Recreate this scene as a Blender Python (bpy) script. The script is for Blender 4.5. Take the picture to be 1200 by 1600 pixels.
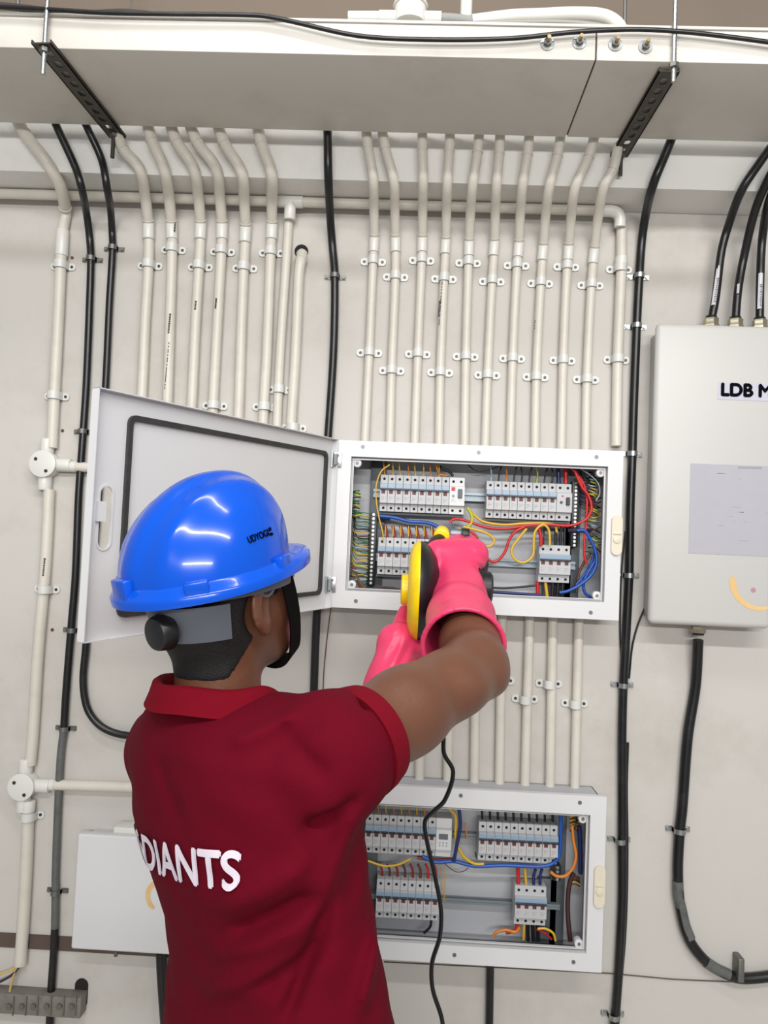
import bpy, bmesh, math, random
import numpy as np
from mathutils import Vector, Matrix
from mathutils.geometry import tessellate_polygon
from mathutils.bvhtree import BVHTree
for _o in list(bpy.data.objects): bpy.data.objects.remove(_o)
SC = bpy.context.scene; COL = SC.collection
random.seed(7)
# ------------------------------------------------------------------ camera
CAM = Vector((0, -1.8, 1.6)); FPX = 1200.0
_v = Vector((38, -58, -FPX)).normalized()                 # room's depth axis seen by the camera
_r = math.radians(2.5)
_s, _c = math.sin(_r), math.cos(_r)
_u = Vector((_s, _c, (38 * _s - 58 * _c) / FPX)).normalized()
_w = _v.cross(_u)
RCW = Matrix((_w, _v, _u))
cd = bpy.data.cameras.new('camera'); cam = bpy.data.objects.new('camera', cd); COL.objects.link(cam)
cd.sensor_fit = 'VERTICAL'; cd.sensor_height = 24; cd.lens = 24 * FPX / 1600; cd.clip_start = .02
cam.matrix_world = Matrix.Translation(CAM) @ RCW.to_4x4()
SC.camera = cam
# ------------------------------------------------------------------ world, lights, exposure
wd = bpy.data.worlds.new('world'); SC.world = wd; wd.use_nodes = True
bg = wd.node_tree.nodes['Background']; bg.inputs[0].default_value = (.94, .97, 1, 1); bg.inputs[1].default_value = .27
def area(name, loc, sx, sy, power, target, col=(1, .985, .965)):
    l = bpy.data.lights.new(name, 'AREA'); l.shape = 'RECTANGLE'; l.size = sx; l.size_y = sy; l.energy = power; l.color = col
    o = bpy.data.objects.new(name, l); COL.objects.link(o); o.location = loc
    o.rotation_euler = (Vector(target) - Vector(loc)).to_track_quat('-Z', 'Y').to_euler()
    return o
area('tube_light', (.25, -2.35, 3.0), 2.4, .08, 33, (.2, 0, 1.1))
area('tube_light', (.3, -5.4, 2.50), 3.2, .12, 98, (.2, 0, 1.2))
area('tube_light', (-.2, -1.25, 3.4), 1.5, .06, 11, (.1, -.2, 1.2))
vs = SC.view_settings; vs.view_transform = 'Standard'; vs.look = 'None'; vs.gamma = 1; vs.use_curve_mapping = False
vs.exposure = 0.38
# ------------------------------------------------------------------ helpers
D = 1.8
def P(px, py, d=D):
    c = Vector(((px - 600) / FPX, (800 - py) / FPX, -1))
    r = RCW @ c
    return CAM + r * (d / r.y)
def Q(px, py, z):
    r = RCW @ Vector(((px - 600) / FPX, (800 - py) / FPX, -1))
    return CAM + r * ((z - CAM.z) / r.z)
def lin(c):
    return tuple((x / 255 / 12.92) if x / 255 <= .04045 else ((x / 255 + .055) / 1.055) ** 2.4 for x in c) + (1,)
_m = {}
def M(name, rgb, rough=.5, metal=0, var=.05, scale=12, bump=0, bscale=60, coat=0, spec=.5, dirt=None, dscale=5, damt=.5, alpha=None, trans=0):
    if name in _m: return _m[name]
    m = bpy.data.materials.new(name); m.use_nodes = True; _m[name] = m
    nt = m.node_tree; N = nt.nodes; L = nt.links; b = N['Principled BSDF']
    tc = N.new('ShaderNodeTexCoord')
    n = N.new('ShaderNodeTexNoise'); n.inputs['Scale'].default_value = scale; n.inputs['Detail'].default_value = 5
    L.new(tc.outputs['Object'], n.inputs['Vector'])
    mx = N.new('ShaderNodeMix'); mx.data_type = 'RGBA'
    base = lin(rgb)
    mx.inputs[6].default_value = tuple(max(0, x * (1 - var)) for x in base[:3]) + (1,)
    mx.inputs[7].default_value = tuple(min(1, x * (1 + var)) for x in base[:3]) + (1,)
    L.new(n.outputs[0], mx.inputs[0]); out = mx.outputs[2]
    if dirt:
        n2 = N.new('ShaderNodeTexNoise'); n2.inputs['Scale'].default_value = dscale; n2.inputs['Detail'].default_value = 8; n2.inputs['Roughness'].default_value = .7
        L.new(tc.outputs['Object'], n2.inputs['Vector'])
        cr = N.new('ShaderNodeMapRange'); cr.inputs[1].default_value = .5; cr.inputs[2].default_value = .8; cr.inputs[4].default_value = damt
        L.new(n2.outputs[0], cr.inputs[0])
        m2 = N.new('ShaderNodeMix'); m2.data_type = 'RGBA'; L.new(cr.outputs[0], m2.inputs[0]); L.new(out, m2.inputs[6]); m2.inputs[7].default_value = lin(dirt)
        out = m2.outputs[2]
    L.new(out, b.inputs['Base Color'])
    b.inputs['Roughness'].default_value = rough; b.inputs['Metallic'].default_value = metal
    b.inputs['Specular IOR Level'].default_value = spec
    if coat: b.inputs['Coat Weight'].default_value = coat; b.inputs['Coat Roughness'].default_value = .06
    if trans: b.inputs['Transmission Weight'].default_value = trans
    if bump:
        n3 = N.new('ShaderNodeTexNoise'); n3.inputs['Scale'].default_value = bscale; n3.inputs['Detail'].default_value = 4
        L.new(tc.outputs['Object'], n3.inputs['Vector'])
        bp = N.new('ShaderNodeBump'); bp.inputs['Strength'].default_value = bump; bp.inputs['Distance'].default_value = .004
        L.new(n3.outputs[0], bp.inputs['Height']); L.new(bp.outputs[0], b.inputs['Normal'])
    return m
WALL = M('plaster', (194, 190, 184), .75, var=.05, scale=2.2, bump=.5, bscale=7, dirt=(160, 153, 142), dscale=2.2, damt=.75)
UPW = M('bare_plaster', (116, 104, 92), .85, var=.06, scale=6, bump=.3)
BEAM = M('white_beam_paint', (232, 231, 227), .7, var=.03, scale=3, bump=.25, bscale=12, dirt=(170, 163, 150), dscale=3, damt=.3)
PVC = M('cream_pvc', (206, 201, 190), .42, var=.06, scale=9, dirt=(150, 138, 118), dscale=14, damt=.3)
PVCW = M('white_pvc', (214, 213, 207), .35, var=.03, scale=9)
SAD = M('saddle_plastic', (208, 208, 204), .35, var=.03)
RUB = M('black_cable', (16, 16, 18), .33, var=.3, dirt=(60, 60, 58), dscale=20, damt=.35)
RUBG = M('dusty_grey_cable', (92, 94, 92), .5, var=.2, scale=40, dirt=(40, 40, 42), dscale=30, damt=.7)
STEEL = M('galvanised', (165, 168, 168), .35, metal=.9, var=.15, scale=60)
DSTEEL = M('dull_steel', (120, 120, 116), .5, metal=.8, var=.2, scale=60)
CHAN = M('dark_channel_steel', (78, 74, 68), .55, metal=.6, var=.2, scale=30, dirt=(42, 38, 34), dscale=20, damt=.7)
POW = M('white_powdercoat', (210, 210, 211), .38, var=.015, scale=4, bump=.05, bscale=90)
POWG = M('offwhite_panel', (190, 189, 185), .42, var=.02, scale=3, bump=.05, bscale=60)
TRK = M('trunking_paint', (198, 194, 186), .5, var=.04, scale=5, dirt=(158, 150, 138), dscale=3.5, damt=.45)
BLK = M('black_plastic', (20, 20, 22), .4, var=.2)
GSK = M('rubber_gasket', (46, 47, 46), .6, var=.15, dirt=(84, 84, 80), dscale=30, damt=.4)
DARK = M('dark_hole', (12, 11, 11), .8)
BRK = M('breaker_grey', (180, 181, 183), .4, var=.02, scale=30)
BRKW = M('breaker_white', (204, 204, 204), .35, var=.02)
BLUEL = M('breaker_blue_label', (132, 156, 178), .3, var=.04)
TOGB = M('toggle_dark_blue', (26, 30, 42), .35)
TOGR = M('toggle_window_red', (96, 40, 36), .5)
RAIL = M('din_rail_steel', (128, 138, 144), .4, metal=.6, var=.08)
PLATE = M('mounting_plate_grey', (92, 98, 102), .5, metal=.3, var=.06)
CREAM = M('cream_latch', (214, 206, 186), .4, var=.03)
PRINT = M('black_print', (26, 26, 30), .6, dirt=(150, 148, 140), dscale=160, damt=.7)
INK = M('black_ink', (6, 5, 10), .9, spec=.1)
def smooth(o, ang=35):
    me = o.data
    for p in me.polygons: p.use_smooth = True
    bm = bmesh.new(); bm.from_mesh(me)
    a = math.radians(ang)
    for e in bm.edges:
        if len(e.link_faces) == 2 and e.calc_face_angle(0) > a: e.smooth = False
    bm.to_mesh(me); bm.free()
ORG = {}
def org(p):
    return ORG.get(p.name, Vector((0, 0, 0)))
def tag(o, label=None, cat=None, group=None, kind=None):
    if label: o['label'] = label
    if cat: o['category'] = cat
    if group: o['group'] = group
    if kind: o['kind'] = kind
    return o
def thing(name, label, cat, loc=(0, 0, 0), group=None):
    o = bpy.data.objects.new(name, None); COL.objects.link(o); o.location = loc; o.empty_display_size = .05
    ORG[o.name] = Vector(loc)
    return tag(o, label, cat, group)
def obj(name, bm, mat, parent=None, label=None, sm=35, kind=None):
    """bm holds world coordinates; becomes one mesh object"""
    me = bpy.data.meshes.new(name)
    if parent is not None: bmesh.ops.translate(bm, vec=-org(parent), verts=bm.verts)
    bmesh.ops.recalc_face_normals(bm, faces=bm.faces)
    bm.to_mesh(me); bm.free()
    for m_ in (mat if isinstance(mat, (list, tuple)) else [mat]): me.materials.append(m_)
    o = bpy.data.objects.new(name, me); COL.objects.link(o)
    if parent is not None: o.parent = parent; ORG[o.name] = org(parent)
    if sm: smooth(o, sm)
    if label: o['label'] = label
    if kind: o['kind'] = kind
    return o
def NB(): return bmesh.new()
def setmi(bm, n0, mi):
    bm.faces.ensure_lookup_table()
    for f in bm.faces[n0:]: f.material_index = mi
def box(bm, x0, x1, y0, y1, z0, z1, bev=0, mat=None, seg=2):
    t = NB()
    bmesh.ops.create_cube(t, size=1)
    for v in t.verts: v.co = Vector(((x0 + x1) / 2 + v.co.x * (x1 - x0), (y0 + y1) / 2 + v.co.y * (y1 - y0), (z0 + z1) / 2 + v.co.z * (z1 - z0)))
    if bev: bmesh.ops.bevel(t, geom=t.edges[:], offset=bev, segments=seg, affect='EDGES', profile=.5, clamp_overlap=True)
    merge(bm, t, mat)
def merge(bm, t, mat=None, mi=None):
    if mat is not None: bmesh.ops.transform(t, matrix=mat, verts=t.verts)
    if mi is not None:
        for f in t.faces: f.material_index = mi
    mp = {v: bm.verts.new(v.co) for v in t.verts}
    for f in t.faces:
        try:
            nf = bm.faces.new([mp[v] for v in f.verts]); nf.material_index = f.material_index
        except ValueError: pass
    t.free()
def cyl(bm, a, b, r, r2=None, seg=16, bev=0):
    a = Vector(a); b = Vector(b); r2 = r if r2 is None else r2
    t = NB(); bmesh.ops.create_cone(t, cap_ends=True, segments=seg, radius1=r, radius2=r2, depth=(b - a).length)
    if bev:
        es = [e for e in t.edges if any(len(f.verts) > 4 for f in e.link_faces)]
        bmesh.ops.bevel(t, geom=es, offset=bev, segments=2, affect='EDGES', profile=.5)
    q = (b - a).to_track_quat('Z', 'Y').to_matrix().to_4x4()
    merge(bm, t, Matrix.Translation((a + b) / 2) @ q)
def tube(bm, pts, r, seg=10, cap=True, rad=None, flat=None):
    """sweep a circle along pts; rad: list of radii; flat: (ux, width factor) unused"""
    pts = [Vector(p) for p in pts]; n = len(pts)
    tan = [(pts[min(i + 1, n - 1)] - pts[max(i - 1, 0)]).normalized() for i in range(n)]
    up = Vector((0, 1, 0)) if abs(tan[0].y) < .9 else Vector((1, 0, 0))
    nrm = (up - tan[0] * up.dot(tan[0])).normalized()
    rings = []
    for i in range(n):
        nrm = (nrm - tan[i] * nrm.dot(tan[i])).normalized()
        bn = tan[i].cross(nrm); rr = rad[i] if rad else r
        rings.append([bm.verts.new(pts[i] + nrm * rr * math.cos(2 * math.pi * k / seg) + bn * rr * math.sin(2 * math.pi * k / seg)) for k in range(seg)])
    for i in range(n - 1):
        for k in range(seg):
            bm.faces.new((rings[i][k], rings[i][(k + 1) % seg], rings[i + 1][(k + 1) % seg], rings[i + 1][k]))
    if cap:
        bm.faces.new(rings[0][::-1]); bm.faces.new(rings[-1])
def crom(pts, n=6):
    pts = [Vector(p) for p in pts]
    if len(pts) < 3: return pts
    out = []
    e = [pts[0] * 2 - pts[1]] + pts + [pts[-1] * 2 - pts[-2]]
    for i in range(1, len(e) - 2):
        p0, p1, p2, p3 = e[i - 1:i + 3]
        # centripetal-ish: scale tangents to the segment length
        l = (p2 - p1).length
        t1 = (p2 - p0).normalized() * l * .95 if (p2 - p0).length else Vector(); t2 = (p3 - p1).normalized() * l * .95 if (p3 - p1).length else Vector()
        for k in range(n):
            t = k / n; h = t * t * (3 - 2 * t)
            a = 2 * t**3 - 3 * t**2 + 1; b = t**3 - 2 * t**2 + t; c = -2 * t**3 + 3 * t**2; d = t**3 - t**2
            out.append(p1 * a + t1 * b + p2 * c + t2 * d)
    out.append(pts[-1]); return out
def rrect(x0, x1, z0, z1, r, n=5):
    o = []
    for cx, cz, a0 in ((x1 - r, z1 - r, 0), (x0 + r, z1 - r, 90), (x0 + r, z0 + r, 180), (x1 - r, z0 + r, 270)):
        for k in range(n + 1):
            a = math.radians(a0 + 90 * k / n); o.append((cx + r * math.cos(a), cz + r * math.sin(a)))
    return o
def plate(bm, outer, holes, th, fn):
    """2-D outline with holes, extruded by th; fn(u, v, w) -> world point"""
    loops = [[Vector((u, v, 0)) for u, v in outer]] + [[Vector((u, v, 0)) for u, v in h] for h in holes]
    flat = [p for l in loops for p in l]
    tris = tessellate_polygon(loops)
    A = [bm.verts.new(fn(p.x, p.y, 0)) for p in flat]; B = [bm.verts.new(fn(p.x, p.y, th)) for p in flat]
    for t in tris:
        try: bm.faces.new([A[i] for i in t]); bm.faces.new([B[i] for i in t][::-1])
        except ValueError: pass
    k = 0
    for l in loops:
        n = len(l)
        for i in range(n):
            j = (i + 1) % n
            bm.faces.new((A[k + i], A[k + j], B[k + j], B[k + i]))
        k += n
def XZ(y, s=1): return lambda u, v, w: Vector((u, y + s * w, v))
_tx = {}
def text_bm(body, size, bold=0, cuts=0, spacing=1, extr=0):
    cu = bpy.data.curves.new('txt', 'FONT'); cu.body = body; cu.size = size; cu.offset = bold; cu.space_character = spacing
    cu.align_x = 'CENTER'; cu.align_y = 'CENTER'; cu.extrude = extr
    cu.offset = 0
    o = bpy.data.objects.new('txt', cu); COL.objects.link(o)
    dg = bpy.context.evaluated_depsgraph_get(); me = bpy.data.meshes.new_from_object(o.evaluated_get(dg))
    bm = NB(); bm.from_mesh(me); bpy.data.objects.remove(o); bpy.data.curves.remove(cu); bpy.data.meshes.remove(me)
    bmesh.ops.triangulate(bm, faces=bm.faces)
    if bold:
        src = bm.copy()
        for kk, (sx, sy) in enumerate(((1, 0), (-1, 0), (0, 1), (0, -1))):
            c = src.copy(); merge(bm, c, Matrix.Translation((sx * bold, sy * bold, .00025 * (kk + 1))))
        src.free()
    for _ in range(cuts): bmesh.ops.subdivide_edges(bm, edges=bm.edges[:], cuts=1); bmesh.ops.triangulate(bm, faces=bm.faces)
    return bm
def project(bm, base, ux, uy, dr, tree, off=.0008):
    """lay a flat 2-D mesh onto a surface"""
    bad = []
    for v in bm.verts:
        o = base + ux * v.co.x + uy * v.co.y; ez = v.co.z
        h, n, i, d = tree.ray_cast(o, dr, 1.0)
        if h is None: bad.append(v); v.co = o
        else: v.co = h + (n if n.dot(dr) < 0 else -n) * (off + ez)
    if bad: bmesh.ops.delete(bm, geom=bad, context='VERTS')
    return bm
def bvh_of(o):
    mw = Matrix.Translation(org(o)); me = o.data
    return BVHTree.FromPolygons([mw @ v.co for v in me.vertices], [tuple(p.vertices) for p in me.polygons])
ORDN = ['first', 'second', 'third', 'fourth', 'fifth', 'sixth', 'seventh', 'eighth', 'ninth', 'tenth', 'eleventh', 'twelfth']
# ------------------------------------------------------------------ the room
def struct(name, bm, mat, sm=0):
    o = obj(name, bm, mat, sm=sm); o['kind'] = 'structure'; return o
ZS = 2.42                                                     # underside of the beam
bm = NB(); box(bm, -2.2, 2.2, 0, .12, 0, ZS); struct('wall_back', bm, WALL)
bm = NB(); box(bm, -2.2, 2.2, -.119, .12, ZS, 2.62); struct('trim_1', bm, BEAM)['label'] = 'white painted beam above the wall'
bm = NB(); box(bm, -2.2, 2.2, -.02, .12, 2.62, 3.9); struct('wall_upper', bm, UPW)
bm = NB(); box(bm, -2.2, 2.2, -6.5, .12, -.08, 0); struct('floor', bm, M('floor_concrete', (196, 190, 180), .6, var=.1, scale=3))
_nt = WALL.node_tree; _N = _nt.nodes; _L = _nt.links; _b = _N['Principled BSDF']     # soft, wavering darker band mixed into the wall colour at one height
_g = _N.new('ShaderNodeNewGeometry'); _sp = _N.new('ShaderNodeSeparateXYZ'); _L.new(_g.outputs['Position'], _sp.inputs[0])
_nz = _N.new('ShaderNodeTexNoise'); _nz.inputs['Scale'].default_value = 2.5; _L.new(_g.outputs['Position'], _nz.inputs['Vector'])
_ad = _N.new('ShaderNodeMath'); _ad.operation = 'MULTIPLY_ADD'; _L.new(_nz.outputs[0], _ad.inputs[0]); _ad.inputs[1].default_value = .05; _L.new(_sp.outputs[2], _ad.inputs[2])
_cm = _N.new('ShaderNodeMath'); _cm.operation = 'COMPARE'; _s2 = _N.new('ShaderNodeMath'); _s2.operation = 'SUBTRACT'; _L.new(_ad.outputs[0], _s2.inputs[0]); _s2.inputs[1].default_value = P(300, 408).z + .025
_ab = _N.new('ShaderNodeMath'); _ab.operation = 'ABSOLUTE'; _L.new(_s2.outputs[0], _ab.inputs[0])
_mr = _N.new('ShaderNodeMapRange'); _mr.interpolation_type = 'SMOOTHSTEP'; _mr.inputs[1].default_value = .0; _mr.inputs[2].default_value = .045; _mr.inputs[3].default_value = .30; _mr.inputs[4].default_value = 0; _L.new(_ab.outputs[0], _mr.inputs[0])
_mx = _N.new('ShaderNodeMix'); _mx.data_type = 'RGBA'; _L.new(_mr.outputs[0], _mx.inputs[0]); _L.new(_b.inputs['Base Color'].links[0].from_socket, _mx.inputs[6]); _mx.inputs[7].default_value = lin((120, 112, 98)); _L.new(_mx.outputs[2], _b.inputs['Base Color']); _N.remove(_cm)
# thin plaster seams running across the wall, as shallow ledges
ZB = P(60, 1472, D).z
bm = NB(); box(bm, -1.4, P(262, 1480).x + .25, -.004, .002, P(60, 1482).z, P(60, 1460).z); struct('trim_2', bm, M('brown_batten', (84, 70, 62), .7, var=.2, scale=20))
bm = NB(); tube(bm, [P(600, 1503, 1.797), P(760, 1511, 1.797), P(955, 1521, 1.797), P(1050, 1530, 1.797), P(1160, 1535, 1.797)], .0012, 6); struct('trim_3', bm, M('brown_batten', (84, 70, 62)), sm=60)
# ------------------------------------------------------------------ metal trunking
ZT = P(600, 87, 1.36).z; YF = 1.36 - D; YB = 1.62 - D; ZTT = P(600, 37, 1.36).z
tr = thing('cable_trunking', 'long off-white sheet metal cable trunking hung across the top of the wall', 'trunking', (0, (YF + YB) / 2, ZT))
XS = P(931, 100, 1.36).x
for x0, x1 in ((-2.1, XS - .0012), (XS + .0012, 2.1)):
    bm = NB(); box(bm, x0, x1, YF, YB, ZT, ZTT, .0025); obj('trunking_section', bm, TRK, tr)
bm = NB(); box(bm, XS - .06, XS + .1, YF + .004, YB - .004, ZT + .003, ZTT - .003); obj('joint_sleeve', bm, M('dark_seam', (50, 42, 36), .8), tr)
bm = NB(); box(bm, -2.1, 2.1, YF - .003, YB + .003, ZTT, ZTT + .006, .0015); obj('lid', bm, TRK, tr)
for x, y in ((855, 69), (905, 67), (961, 70), (1008, 74)):
    p = P(x, y, 1.36)
    b_ = NB(); cyl(b_, p + Vector((0, -.0015, 0)), p + Vector((0, -.022, 0)), .0035, seg=12); bo = obj('bolt', b_, M('brassy_bolt', (150, 130, 96), .4, metal=.8), tr)
    b_ = NB(); cyl(b_, p, p + Vector((0, -.0025, 0)), .0125, seg=24); obj('washer', b_, STEEL, bo)
    b_ = NB(); cyl(b_, p + Vector((0, -.0025, 0)), p + Vector((0, -.0095, 0)), .0072, seg=6); obj('nut', b_, DSTEEL, bo)
def hanger(fx, fy, bx, by, rodf, rodb, label):
    zb = ZT - .0085
    a = Q(fx, fy, zb); b = Q(bx, by, zb); L = (b - a).length; dx = (b - a).normalized(); dn = Vector((0, 0, 1)).cross(dx)
    t = thing('hanging_bracket', label, 'bracket', a, 'slotted steel brackets holding up the trunking')
    w = .019; holes = []
    k = .03
    while k < L - .02:
        holes.append([(u + k, v) for u, v in rrect(-.0095, .0095, -.0065, .0065, .006, 3)]); k += .031
    bm = NB(); fn = lambda u, v, ww: a + dx * u + dn * v + Vector((0, 0, ww))
    plate(bm, [(0, -w), (L, -w), (L, w), (0, w)], holes, .0025, fn)
    for s in (-1, 1):
        plate(bm, [(0, 0), (L, 0), (L, .0075), (0, .0075)], [], .0025, lambda u, v, ww: a + dx * u + dn * (s * (w - ww)) + Vector((0, 0, v)))
    obj('slotted_channel', bm, CHAN, t, sm=0)
    fp = a + dx * .012; fp.y = min(fp.y, YF - .010)
    for nm, pos, top, bot in (('front_rod', fp, 3.6, rodf), ('back_rod', b - dx * .02, None, rodb)):
        z1 = top if top else zb + .02
        bm = NB(); n = int((z1 - (pos.z - bot)) / .004)
        if top:
            tube(bm, [Vector((pos.x, pos.y, pos.z - bot + i * .004)) for i in range(n)], 0, 8, rad=[.0046 if i % 2 else .0038 for i in range(n)])
        else: cyl(bm, Vector((pos.x, pos.y, pos.z - bot)), Vector((pos.x, pos.y, z1)), .0045)
        r_ = obj('threaded_rod', bm, STEEL if top else CHAN, t)
        bm = NB(); cyl(bm, pos + Vector((0, 0, -.001)), pos + Vector((0, 0, -.009)), .009, seg=6)
        obj('nut', bm, DSTEEL, r_)
hanger(64, 68, 184, 216, .05, .055, 'slotted dark steel hanging bracket at the left end of the trunking')
hanger(1046, 112, 966, 247, .035, .05, 'slotted dark steel hanging bracket near the right end of the trunking')
# things lying above the trunking
def cable(pts, r, name, label, cat, mat=RUB, group=None, clamps=(), n=6, seg=10):
    pp = crom(pts, n); t = thing(name, label, cat, pp[-1], group)
    bm = NB(); tube(bm, pp, r, seg); obj('cable_sheath', bm, mat, t, sm=60)
    for c in clamps: clamp(t, c, r)
    return t
def clamp(t, c, r, band=.011, w=None, mat=None):
    p = Vector(c); mat = mat or DSTEEL; w = w or r + .016
    bm = NB(); n = 12
    for s0, s1 in ((1, 1),):
        rr = r + .0016
        pr = []
        for k in range(n + 1):
            a = math.pi * k / n; pr.append((p.x - rr * math.cos(a), p.y - rr * math.sin(a)))
        pr = [(p.x - w, -.0015)] + [(p.x - rr, -.0015)] + pr + [(p.x + rr, -.0015)] + [(p.x + w, -.0015)]
        q = []
        for i, (x, y) in enumerate(pr): q.append((bm.verts.new((x, y, p.z - band / 2)), bm.verts.new((x, y, p.z + band / 2)), bm.verts.new((x, y - .0016, p.z - band / 2)), bm.verts.new((x, y - .0016, p.z + band / 2))))
        for i in range(len(q) - 1):
            A, B = q[i], q[i + 1]
            for f in ((A[0], A[1], B[1], B[0]), (A[2], B[2], B[3], A[3]), (A[0], B[0], B[2], A[2]), (A[1], A[3], B[3], B[1])):
                bm.faces.new(f)
        bm.faces.new((q[0][0], q[0][2], q[0][3], q[0][1])); bm.faces.new((q[-1][0], q[-1][1], q[-1][3], q[-1][2]))
    o = obj('clamp', bm, mat, t, sm=40)
    for s in (-1, 1):
        bm = NB(); cyl(bm, (p.x + s * (w - .005), -.002, p.z), (p.x + s * (w - .005), -.007, p.z), .0042, seg=8)
        obj('clamp_screw', bm, mat, o)
tz = ZTT + .0
dF = 1.352
cable([P(-80, 8, 1.346), P(60, 14, 1.346), P(160, 20, 1.346), P(260, 22, 1.346), P(400, 24, 1.346), P(440, 30, 1.346), P(560, 56, 1.346), P(680, 62, 1.346), P(800, 60, 1.346), P(900, 50, 1.346), P(1000, 46, 1.346), P(1100, 53, 1.346), P(1260, 74, 1.346)],
      .0042, 'loose_cable', 'thin black cable drooping along the front of the trunking', 'cable', RUB)
cable([P(-80, 2, 1.46), P(30, 12, 1.46), P(120, 22, 1.46), P(200, 20, 1.45), P(290, 32, 1.44)], .007, 'loose_cable', 'thick dark cable bundle lying on the left end of the trunking', 'cable', M('dusty_dark_cable', (58, 50, 48), .6, var=.3))
cable([P(700, 39, 1.42), P(800, 35, 1.42), P(900, 36, 1.41), P(960, 44, 1.40)], .005, 'loose_cable', 'grey cable lying on top of the trunking behind the joint bolts', 'cable', M('grey_cable', (140, 138, 132), .5))
t = thing('junction_box', 'round white conduit junction box sitting on top of the trunking', 'junction box', P(641, 35, 1.44))
c = P(641, 24, 1.44); bm = NB(); cyl(bm, c + Vector((0, 0, -.02)), c + Vector((0, 0, .014)), .031, seg=28, bev=.002); cyl(bm, c + Vector((0, 0, .014)), c + Vector((0, 0, .019)), .034, seg=28, bev=.001); obj('box_body', bm, PVCW, t)
for s in (-1, 1):
    bm = NB(); cyl(bm, c + Vector((s * .028, 0, -.005)), c + Vector((s * .06, 0, -.005)), .0125, seg=16); obj('collar', bm, PVCW, t)
bm = NB(); p0 = c + Vector((.058, -.0, -.005)); n = 40
tube(bm, [p0 + Vector((i * .0017, 0, -.006 * (i / 40) ** 2)) for i in range(n)], 0, 14, rad=[.0105 if i % 2 else .0088 for i in range(n)])
tag(obj('corrugated_hose', bm, M('grey_hose', (160, 160, 156), .5)), 'short grey corrugated hose plugged into the box on the trunking', 'hose')
def simple_tube(name, pts, r, mat, label, cat, n=6, sm=60, group=None):
    bm = NB(); tube(bm, crom(pts, n), r, 14); return tag(obj(name, bm, mat, sm=sm), label, cat, group)
simple_tube('conduit', [c + Vector((-.06, 0, -.005)), c + Vector((-.12, 0, -.006))], .0105, PVCW, 'white conduit stub leaving the left of the round box on the trunking', 'conduit')
simple_tube('conduit', [c + Vector((.12, 0, -.01)), P(800, 26, 1.44), P(850, 24, 1.44), P(900, 22, 1.44), P(945, 26, 1.44), P(968, 42, 1.44), P(975, 70, 1.44)], .0125, PVCW, 'white conduit with a curved elbow lying on the trunking', 'conduit')
simple_tube('conduit', [P(728, 32, 1.55), P(729, 0, 1.55), P(732, -90, 1.55)], .0125, PVCW, 'white vertical conduit rising from the trunking beside the hose', 'conduit')
simple_tube('drop_rod', [P(976, 60, 1.56), P(978, -90, 1.56)], .0035, DSTEEL, 'thin steel rod rising behind the white elbow', 'rod')
simple_tube('drop_wire', [P(205, 40, 1.7), P(205, -90, 1.7)], .002, DSTEEL, 'thin steel wire above the left part of the trunking', 'wire')
simple_tube('drop_rod', [P(28, 30, 1.5), P(28, -90, 1.5)], .004, DSTEEL, 'thin rod at the upper left corner', 'rod')
# ------------------------------------------------------------------ conduits on the wall
def saddle(t, p, r, w=.031):
    r = r * 1.1
    bm = NB(); n = 10; h = .018; pr = [(-w + .002, -.0005), (-r - .001, -.0005)]
    for k in range(n + 1):
        a = math.pi * k / n; pr.append((-(r + .0005) * math.cos(a), p.y - (r + .0005) * math.sin(a)))
    pr += [(r + .001, -.0005), (w - .002, -.0005)]
    # ears narrow at their tips
    hh = [h * .36, h * .5] + [h * .5] * (n + 1) + [h * .5, h * .36]
    q = []
    for (x, y), g in zip(pr, hh):
        q.append([bm.verts.new((p.x + x, y, p.z - g)), bm.verts.new((p.x + x, y, p.z + g)), bm.verts.new((p.x + x, y - .0035, p.z + g)), bm.verts.new((p.x + x, y - .0035, p.z - g))])
    for i in range(len(q) - 1):
        for k in range(4): bm.faces.new((q[i][k], q[i][(k + 1) % 4], q[i + 1][(k + 1) % 4], q[i + 1][k]))
    bm.faces.new(q[0]); bm.faces.new(q[-1][::-1])
    for s in (-1, 1):
        cyl(bm, (p.x + s * (w - .0095), -.0003, p.z), (p.x + s * (w - .0095), -.0043, p.z), .009, seg=16)
    o = obj('saddle_clip', bm, SAD, t, sm=40)
    for s in (-1, 1):
        bm = NB(); cyl(bm, (p.x + s * (w - .0095), -.004, p.z), (p.x + s * (w - .0095), -.0052, p.z), .0036, seg=10)
        obj('clip_screw', bm, M('screw_head_dark', (70, 70, 70), .4, metal=.8), o)
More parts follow.
